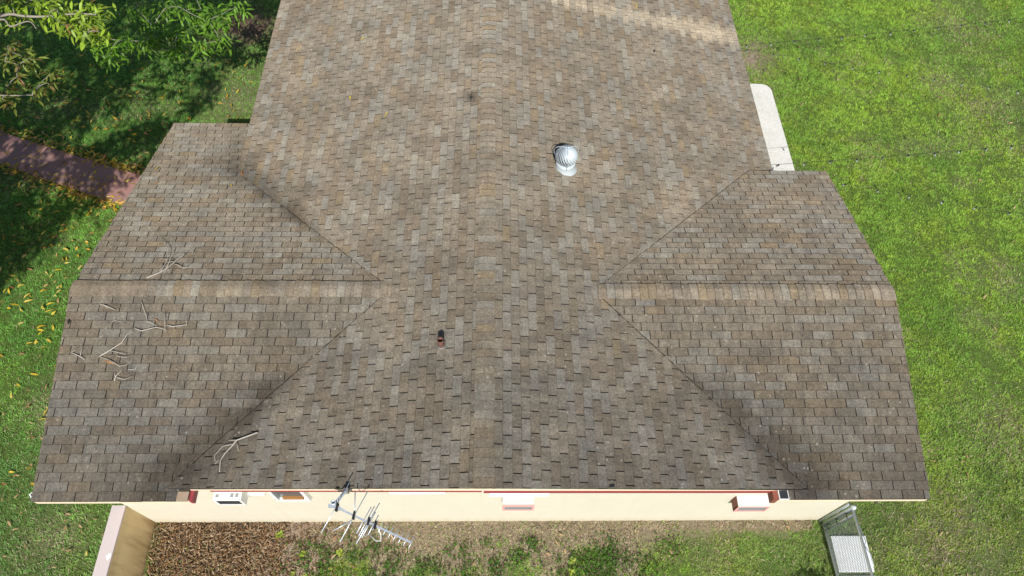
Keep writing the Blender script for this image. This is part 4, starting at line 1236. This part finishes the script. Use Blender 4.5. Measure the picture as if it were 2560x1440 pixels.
top = limb([(-9.4, 2.6, 5.2), (-8.6, 3.4, 5.05), (-7.75, 4.07, 4.9), (-7.40, 4.09, 4.9), (-7.0, 4.13, 4.88), (-6.72, 4.18, 4.86), (-6.3, 4.20, 4.85)], 0.032, 0.010, 7)
top2 = limb([(-8.6, 3.4, 5.05), (-7.75, 3.98, 4.9), (-7.5, 3.84, 4.88), (-7.3, 4.0, 4.88), (-7.12, 3.84, 4.86)], 0.018, 0.007, 6)
mid_ = limb([(-9.4, 2.6, 5.2), (-9.0, 2.9, 4.3), (-8.35, 3.5, 3.92), (-8.15, 3.42, 3.88), (-7.85, 3.4, 3.86), (-7.6, 3.42, 3.85)], 0.02, 0.007, 6)
anchor = [Vector(p) for p in low[4:] + top + top2 + mid_]
todo = list(twigs_to)
while todo:
    p, a = min(((p, q) for p in todo for q in anchor), key=lambda pq: (pq[0] - pq[1]).length)
    limb([a, a.lerp(p, 0.5) + Vector((0, 0, 0.03)), p], 0.008, 0.0045, 5)
    todo.remove(p)
    anchor.append(p)
for P in spots[::2]:
    p = Vector(P)
    a = min(skel, key=lambda q: (q - p).length)
    if (a - p).length > 0.3: limb([a, a.lerp(p, 0.5) + Vector((0, 0, 0.1)), p], 0.022, 0.007, 5)
o = tm.build('trunk', M['bark'], tree, True)
o.matrix_parent_inverse = ti

# ------------------------------------------------------------------ grass
def visible_mask(x, y, margin=200):
    uv = project(np.stack([x, y, np.zeros_like(x)], -1))
    return (uv[:, 0] > -margin) & (uv[:, 0] < 2560 + margin) & (uv[:, 1] > -margin) & (uv[:, 1] < 1440 + margin)
def free_ground(x, y):
    h = (x > XWL - 0.02) & (x < XWR + 0.02) & (y > YW - 0.01)
    pad = (x > 4.9) & (x < 7.045) & (y > 2.9) & (y < 8.07) & ~((x > 6.85) & (y > 7.87) & (np.hypot(x - 6.78, y - 7.8) > 0.25))
    yard = (x > -5.82) & (x < -5.60) & (y < YW)
    sl = (x > 5.86) & (x < 6.46) & (((y < -2.92) & (y > -3.50)) | ((y < -3.56) & (y > -4.15)))
    return ~(h | pad | yard | sl | in_path(x, y))
def scatter(n, x0, x1, y0, y1):
    x, y = RNG.uniform(x0, x1, n), RNG.uniform(y0, y1, n)
    k = visible_mask(x, y) & free_ground(x, y)
    return x[k], y[k]
def blades(x, y, L, wd, lean, cols, z=None):
    n = len(x)
    az = RNG.uniform(0, 2 * np.pi, n)
    le = lean * RNG.uniform(0.3, 1.0, n)
    d = np.stack([np.cos(az) * np.sin(le), np.sin(az) * np.sin(le), np.cos(le)], -1)
    s = np.stack([-np.sin(az), np.cos(az), np.zeros(n)], -1)
    tw = RNG.uniform(-0.9, 0.9, n)
    s = s * np.cos(tw)[:, None] + np.stack([np.cos(az), np.sin(az), np.zeros(n)], -1) * np.sin(tw)[:, None]
    b = np.stack([x, y, np.full(n, -0.012) if z is None else z], -1)
    mid = b + d * (L * 0.55)[:, None]
    d2 = d.copy()
    d2[:, 2] *= 0.45
    tip = mid + d2 * (L * 0.5)[:, None]
    w = (wd / 2)[:, None] * s
    v = np.stack([b - w, b + w, mid + w * 0.85, mid - w * 0.85, tip], 1)
    c = np.repeat(cols[:, None, :], 5, 1)
    return v, c
BF = [(0, 1, 2, 3), (3, 2, 4)]
def mix(a, b, t): return a * (1 - t)[:, None] + b * t[:, None]
# one lawn, three stretches with their own density
X, Y = scatter(1150000, 5.6, 17.5, -4.6, 13.0)
X2, Y2 = scatter(760000, -16.5, -4.0, -4.6, 13.0)
X3, Y3 = scatter(150000, -5.6, 5.9, -4.6, YW)
x, y = np.concatenate([X, X2, X3]), np.concatenate([Y, Y2, Y3])
dry, soil = dry_amount(x, y), soil_amount(x, y)
clump = sstep(0.30, 0.66, 0.6 * vn(x, y, 0.062, 120) + 0.4 * vn(x, y, 0.17, 121))
keep = RNG.random(len(x)) < (1 - 0.93 * soil) * (0.56 + 0.44 * clump)
south = (y < YW) & (x > -5.6) & (x < 3.4)
keep &= ~(south & (RNG.random(len(x)) < 0.25))
x, y, dry, clump = x[keep], y[keep], dry[keep], clump[keep]
south = south[keep]
n = len(x)
pat = fbm(x, y, 1.9, 130)
yel = sstep(0.50, 0.72, fbm(x, y, 0.45, 140))
deep = sstep(0.5, 0.7, fbm(x, y, 0.7, 150))
g = mix(np.tile([0.345, 0.530, 0.068], (n, 1)), np.tile([0.278, 0.462, 0.070], (n, 1)), sstep(0.35, 0.65, pat))
g = mix(g, np.tile([0.34, 0.42, 0.040], (n, 1)), yel * 0.35)
g = mix(g, np.tile([0.11, 0.24, 0.040], (n, 1)), deep * 0.38)
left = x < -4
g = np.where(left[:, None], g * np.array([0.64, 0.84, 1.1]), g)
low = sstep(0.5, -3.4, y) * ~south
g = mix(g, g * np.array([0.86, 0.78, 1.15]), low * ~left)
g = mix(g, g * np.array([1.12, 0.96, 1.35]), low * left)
isdry = RNG.random(n) < np.clip(dry + 0.04 + 0.09 * low, 0, 0.93)
straw = np.array([0.47, 0.385, 0.26])[None] * RNG.uniform(0.5, 1.25, (n, 1))
g = np.where(isdry[:, None], straw, g)
g *= RNG.uniform(0.65, 1.35, (n, 1)) * (0.84 + 0.26 * clump)[:, None] * (1 + 0.06 * RNG.standard_normal((n, 3)))
g = np.clip(g, 0.008, 0.8)
L = np.where(isdry, RNG.uniform(0.03, 0.08, n), RNG.uniform(0.035, 0.075, n)) * (0.6 + 0.6 * clump)
wd = RNG.uniform(0.007, 0.014, n)
lean = np.where(isdry, 1.5, 1.35)
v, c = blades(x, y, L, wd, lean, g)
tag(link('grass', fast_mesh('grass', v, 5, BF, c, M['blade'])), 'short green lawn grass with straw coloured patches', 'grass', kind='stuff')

# broad leaved ground cover along the south wall
cx_, cy_ = [], []
for (a, b, r, k) in ((-2.7, -3.35, 0.45, 700), (-2.1, -3.2, 0.5, 900), (-1.6, -3.45, 0.45, 800), (-0.95, -3.42, 0.3, 450), (-2.95, -3.05, 0.25, 250), (-2.4, -2.85, 0.14, 120), (0.2, -3.42, 0.3, 500), (0.75, -3.05, 0.16, 260), (0.62, -3.22, 0.2, 240), (0.0, -3.0, 0.1, 70), (-0.45, -3.1, 0.22, 160),
                     (1.5, -3.35, 0.4, 700), (2.1, -3.2, 0.35, 650), (1.9, -3.5, 0.4, 600), (1.1, -3.5, 0.3, 350), (2.7, -3.45, 0.4, 450), (3.1, -3.1, 0.3, 260), (-0.3, -3.5, 0.3, 300), (-1.95, -2.9, 0.12, 80), (-3.3, -3.45, 0.2, 120)):
    k = int(k * 0.72)
    cx_.append(RNG.normal(a, r * 0.55, k)); cy_.append(RNG.normal(b, r * 0.42, k))
x, y = np.concatenate(cx_), np.concatenate(cy_)
k = (y < YW - 0.05) & (fbm(x, y, 0.16, 220) > 0.42)
x, y = x[k], y[k]
n = len(x)
vsx, csx = [], []
lp = np.array([(0, 0, 0), (0.4, -0.32, 0.04), (0.4, 0.32, 0.04), (0.85, -0.26, 0.0), (0.85, 0.26, 0.0), (1.05, 0, -0.06)])
for i in range(n):
    Rm = rotm(random.uniform(0, 6.28), random.uniform(-0.3, 0.9), random.uniform(-0.7, 0.7))
    s = random.uniform(0.022, 0.05)
    vsx.append((lp * s) @ Rm.T + np.array([x[i], y[i], random.uniform(0.0, 0.07)]))
    t = float(fbm(np.array([x[i]]), np.array([y[i]]), 0.25, 230)[0])
    dry_ = random.random() < 0.22
    base = np.array([0.055, 0.14, 0.022]) * (1.0 - t * .4) + np.array([0.14, 0.24, 0.03]) * t * .5
    if dry_: base = np.array([0.15, 0.11, 0.07])
    csx.append(np.tile(base * random.uniform(0.55, 1.35), (6, 1)))
me = fast_mesh('ground_cover', np.array(vsx), 6, [(0, 1, 2), (1, 3, 4, 2), (3, 5, 4)], np.array(csx), M['blade'])
tag(link('ground_cover', me), 'low broad leaved weeds growing in clumps along the south wall', 'ground cover', kind='stuff')

# wood mulch in the corner by the yard wall
n = 5200
x = np.where(RNG.random(n) < 0.8, RNG.uniform(-5.58, -3.4, n), RNG.normal(-3.3, 0.45, n))
y = RNG.uniform(-4.3, YW - 0.02, n)
k = (x > -5.58) & (x < -1.9)
x, y = x[k], y[k]
n = len(x)
az, tl, rl = RNG.uniform(0, np.pi, n), RNG.normal(0, 0.28, n), RNG.normal(0, 0.5, n)
Lc, Wc, Hc = RNG.gamma(2.4, 0.020, n) + 0.018, RNG.uniform(0.007, 0.019, n), RNG.uniform(0.003, 0.008, n)
zc = RNG.uniform(0.0, 0.055, n)
bx = np.array([(-1, -1, -1), (1, -0.6, -1), (1, 0.6, -1), (-1, 1, -1), (-1, -1, 1), (1, -0.6, 1), (1, 0.6, 1), (-1, 1, 1)]) * 0.5
vv = bx[None] * np.stack([Lc, Wc, Hc], -1)[:, None]
ca, sa, ct, st_, cr_, sr_ = np.cos(az), np.sin(az), np.cos(tl), np.sin(tl), np.cos(rl), np.sin(rl)
a_, b_, c_ = vv[..., 0], vv[..., 1], vv[..., 2]
b_, c_ = b_ * cr_[:, None] - c_ * sr_[:, None], b_ * sr_[:, None] + c_ * cr_[:, None]
a_, c_ = a_ * ct[:, None] + c_ * st_[:, None], -a_ * st_[:, None] + c_ * ct[:, None]
a_, b_ = a_ * ca[:, None] - b_ * sa[:, None], a_ * sa[:, None] + b_ * ca[:, None]
vv = np.stack([a_ + x[:, None], b_ + y[:, None], c_ + zc[:, None]], -1)
pal = np.array([(0.22, 0.135, 0.07), (0.33, 0.23, 0.135), (0.10, 0.06, 0.034), (0.40, 0.30, 0.19), (0.27, 0.155, 0.07)])
cols = pal[RNG.integers(0, 5, n)] * RNG.uniform(0.7, 1.25, (n, 1))
cols = np.repeat(cols[:, None], 8, 1)
me = fast_mesh('mulch', vv, 8, [(3, 2, 1, 0), (4, 5, 6, 7), (0, 1, 5, 4), (1, 2, 6, 5), (2, 3, 7, 6), (3, 0, 4, 7)], cols, M['chips'])
tag(link('mulch', me), 'brown shredded wood mulch in the corner by the yard wall', 'mulch', kind='stuff')

# single yellow green weeds
weed_meshes = []
for _ in range(3):
    mb = MB()
    for k in range(13):
        Rm = rotm(2 * math.pi * k / 13 + random.uniform(-.2, .2), random.uniform(0.1, 0.9), random.uniform(-0.4, 0.4))
        q = (lp * random.uniform(0.035, 0.06)) @ Rm.T + np.array([random.gauss(0, 0.02), random.gauss(0, 0.02), random.uniform(0.01, 0.06)])
        mb.add(q.tolist(), [(0, 1, 2), (1, 3, 4, 2), (3, 5, 4)])
    weed_meshes.append(mb.mesh('weed'))
    weed_meshes[-1].materials.append(M['weed'])
for (x, y, lab) in ((-2.43, -3.17, 'yellow green weed below the left end of the antenna'), (-2.57, -3.42, 'larger yellow green weed under the antenna near the bottom edge'), (-3.16, -3.46, 'yellow green weed at the right rim of the mulch, bottom edge'),
                    (-3.07, -3.18, 'small yellow green weed on the bare soil beside the mulch'), (-3.48, -2.87, 'lone yellow green weed in the mulch near the wall'), (-2.94, -3.5, 'yellow green weed at the bottom edge, second right of the mulch'),
                    (1.43, -3.31, 'upper yellow green weed below the middle air conditioner'), (1.59, -3.36, 'right yellow green weed below the middle air conditioner'), (1.39, -3.48, 'lowest yellow green weed below the middle air conditioner')):
    o = link('weed', random.choice(weed_meshes))
    o.location = (x, y, 0)
    o.rotation_euler = (0, 0, random.uniform(0, 6))
    s = random.uniform(0.8, 1.25)
    o.scale = (s, s, s)
    tag(o, lab, 'weed', 'yellow green weeds along the south wall')
# shrub just below the picture whose shadow falls in
sh = empty('shrub', (5.42, -4.15, 0))
tag(sh, 'small leafy shrub below the fence whose shadow falls on the grass', 'shrub')
vsx, csx = [], []
for i in range(420):
    w, rr = random.uniform(0, 6.28), abs(random.gauss(0, 0.13))
    P = np.array([rr * math.cos(w) * 1.2, rr * math.sin(w) * 0.6, random.uniform(0.15, 0.66)])
    vsx.append(leaf_pts(random.uniform(0.06, 0.10), 0.035, 0.3) @ rotm(random.uniform(0, 6.28), random.uniform(-0.6, 0.9), 0).T + P)
    csx.append(np.tile(np.array([0.06, 0.15, 0.02]) * random.uniform(0.6, 1.4), (8, 1)))
tag(link('foliage', fast_mesh('foliage', np.array(vsx), 8, LF, np.array(csx), M['crown']), None, sh), kind='stuff')
mb = MB()
for k in range(5): mb.tube([(0, 0, -0.03), (0.05 * math.cos(k * 1.3), 0.04 * math.sin(k * 1.3), 0.25), (0.14 * math.cos(k * 1.3), 0.08 * math.sin(k * 1.3), 0.55)], [0.01, 0.008, 0.004], 6)
mb.build('stem', M['bark'], sh, True)

# ------------------------------------------------------------------ fallen leaves on the lawns
flat = lambda x, y: 0.0
cand = []
while len(cand) < 1550:
    r = random.random()
    if r < 0.22:                                                   # along both rims of the path
        e = random.choice((PATH_N, PATH_S))
        i = random.randrange(1, 4)
        t = random.random()
        px, py = lerp2(e[i], e[min(i + 1, 4)], t) if i < 4 else e[4]
        s = 1 if e is PATH_N else -1
        x, y = px + random.gauss(0, 0.05), py + s * abs(random.gauss(0.02, 0.11))
    elif r < 0.25:
        t = random.random(); i = random.randrange(1, 3)
        a, b = lerp2(PATH_N[i], PATH_N[i + 1], t), lerp2(PATH_S[i], PATH_S[i + 1], t)
        x, y = lerp2(a, b, random.random())
    else:
        x, y = random.uniform(-13.5, -5.9), random.uniform(-3.8, 9.6)
        dens = 0.4 + 0.6 * math.exp(-((y - 3.6) / 3.0) ** 2)
        if y < -0.5: dens *= max(0.14, 1 - (-0.5 - y) / 3.0)
        dens *= 0.5 + float(fbm(x, y, 0.9, 300))
        if random.random() > dens: continue
    uv = project(np.array([[x, y, 0]]))[0]
    if not (-120 < uv[0] < 2600 and -60 < uv[1] < 1500): continue
    if x > -5.95 or (x > -6.2 and y > 4.5 and False): continue
    cand.append((x, y, uv))
def in_view(c): return 4 < c[2][0] < 2556 and 4 < c[2][1] < 1436
def not_under_roof(c):
    x, y = c[0], c[1]
    P = np.array([x, y, 0.02])
    for z in (2.55, 2.9, 3.2):
        t = (z - P[2]) / (CAM[2] - P[2])
        q = P + (CAM - P) * t
        if q[0] > -XL and -YS < q[1] < YNL and z < 3.3 and zwl(0, q[1]) > z - 0.3: return False
        if q[0] > -ML: return False
    return True
best = sorted([c for c in cand if in_view(c) and not_under_roof(c)], key=lambda c: -c[2][1])
pick = best[:60] + random.sample(best[60:], min(228, max(0, len(best) - 60)))
ids = {id(c) for c in pick}
for c in pick:
    z = 0.04 if in_path(np.array([c[0]]), np.array([c[1]]))[0] else 0.028 + random.uniform(0, 0.02)
    yn_ = float(np.interp(c[0], [p[0] for p in PATH_N], [p[1] for p in PATH_N]))
    ys_ = float(np.interp(c[0], [p[0] for p in PATH_S], [p[1] for p in PATH_S]))
    if z == 0.04: where = 'on the red path itself', 'leaves on the red path'
    elif yn_ < c[1] < yn_ + 0.35: where = 'heaped along the upper rim of the red path', 'leaves along the upper path rim'
    elif ys_ - 0.35 < c[1] < ys_: where = 'heaped along the lower rim of the red path', 'leaves along the lower path rim'
    elif c[1] >= yn_ and c[0] < -7.7: where = 'on the tree shaded lawn above the red path', 'leaves on the shaded upper lawn'
    elif c[1] >= yn_: where = 'on the sunny grass strip beside the main left eave', 'leaves beside the main left eave'
    elif c[1] > 0.2: where = 'on the lawn between the red path and the left ridge end', 'leaves on the lawn below the path'
    elif c[1] > -2.2: where = 'on the lawn beside the lower left roof edge', 'leaves beside the lower left roof edge'
    else: where = 'on the grass left of the low yard wall', 'leaves left of the yard wall'
    o = lay_leaf(c[0], c[1], flat, fl_meshes, 'yellow fallen leaf lying ' + where[0], where[1], dz=z, sc=random.uniform(0.7, 1.15))
    o.rotation_quaternion = Matrix.Rotation(random.gauss(0.25, 0.9), 3, 'Z').to_quaternion() @ Matrix.Rotation(random.gauss(0, 0.3), 3, 'X').to_quaternion() @ Matrix.Rotation(random.gauss(0, 0.22), 3, 'Y').to_quaternion()
rest = [c for c in cand if id(c) not in ids]
vsx, csx = [], []
for c in rest:
    q = leaf_pts(random.uniform(0.08, 0.17), random.uniform(0.026, 0.046), random.uniform(-0.2, 0.3)) @ rotm(random.gauss(0.25, 0.9) + random.choice((0, math.pi)), random.gauss(0, 0.2), random.gauss(0, 0.4)).T
    on = in_path(np.array([c[0]]), np.array([c[1]]))[0]
    vsx.append(q + np.array([c[0], c[1], 0.048 if on else 0.035 + random.uniform(0, 0.02)]))
    b = random.choice([(0.62, 0.40, 0.04), (0.64, 0.44, 0.08), (0.52, 0.33, 0.11), (0.40, 0.22, 0.10), (0.60, 0.36, 0.04)])
    csx.append(np.tile(np.array(b) * random.uniform(0.7, 1.1), (8, 1)))
tag(link('leaf_litter', fast_mesh('leaf_litter', np.array(vsx), 8, LF, np.array(csx), M['blade'])), 'more yellow and brown leaf litter scattered over the left lawn', 'leaf litter', kind='stuff')
# a few dry tan leaves on the right lawn
cnt = 0
while cnt < 42:
    x, y = random.uniform(6.3, 14.5), random.uniform(-3.6, 11.3)
    uv = project(np.array([[x, y, 0]]))[0]
    if not (1850 < uv[0] < 2550 and 10 < uv[1] < 1430): continue
    if x < 7.1 and 2.8 < y < 8.2: continue
    if uv[0] < 2330 and uv[1] > 420 and uv[0] < 2060 + (uv[1] - 430) * 0.34: continue
    if y > -1.5 and random.random() < 0.35: continue
    o = lay_leaf(x, y, flat, tan_meshes, 'small dry tan leaf lying on the right lawn', 'dry leaves on the right lawn', name='dry_leaf', dz=0.045, sc=random.uniform(0.5, 0.9))
    cnt += 1
k = 0
while k < 34:
    x, y = random.uniform(-9.0, -5.95), random.uniform(-3.7, 0.5)
    uv = project(np.array([[x, y, 0]]))[0]
    if not (8 < uv[0] < 2550 and uv[1] < 1432) or uv[0] > 160 - (uv[1] - 740) * 0.16 and uv[1] < 1262: continue
    lay_leaf(x, y, flat, tan_meshes, 'dry tan leaf lying on the lower left lawn', 'dry leaves on the lower left lawn', name='dry_leaf', dz=0.045, sc=random.uniform(0.5, 0.9))
    k += 1
for k in range(16):
    x, y = random.uniform(-3.2, 5.4), random.uniform(-3.55, -2.72)
    lay_leaf(x, y, flat, tan_meshes, 'dry tan leaf lying on the strip below the south wall', 'dry leaves along the south wall', name='dry_leaf', dz=0.05, sc=random.uniform(0.45, 0.8))
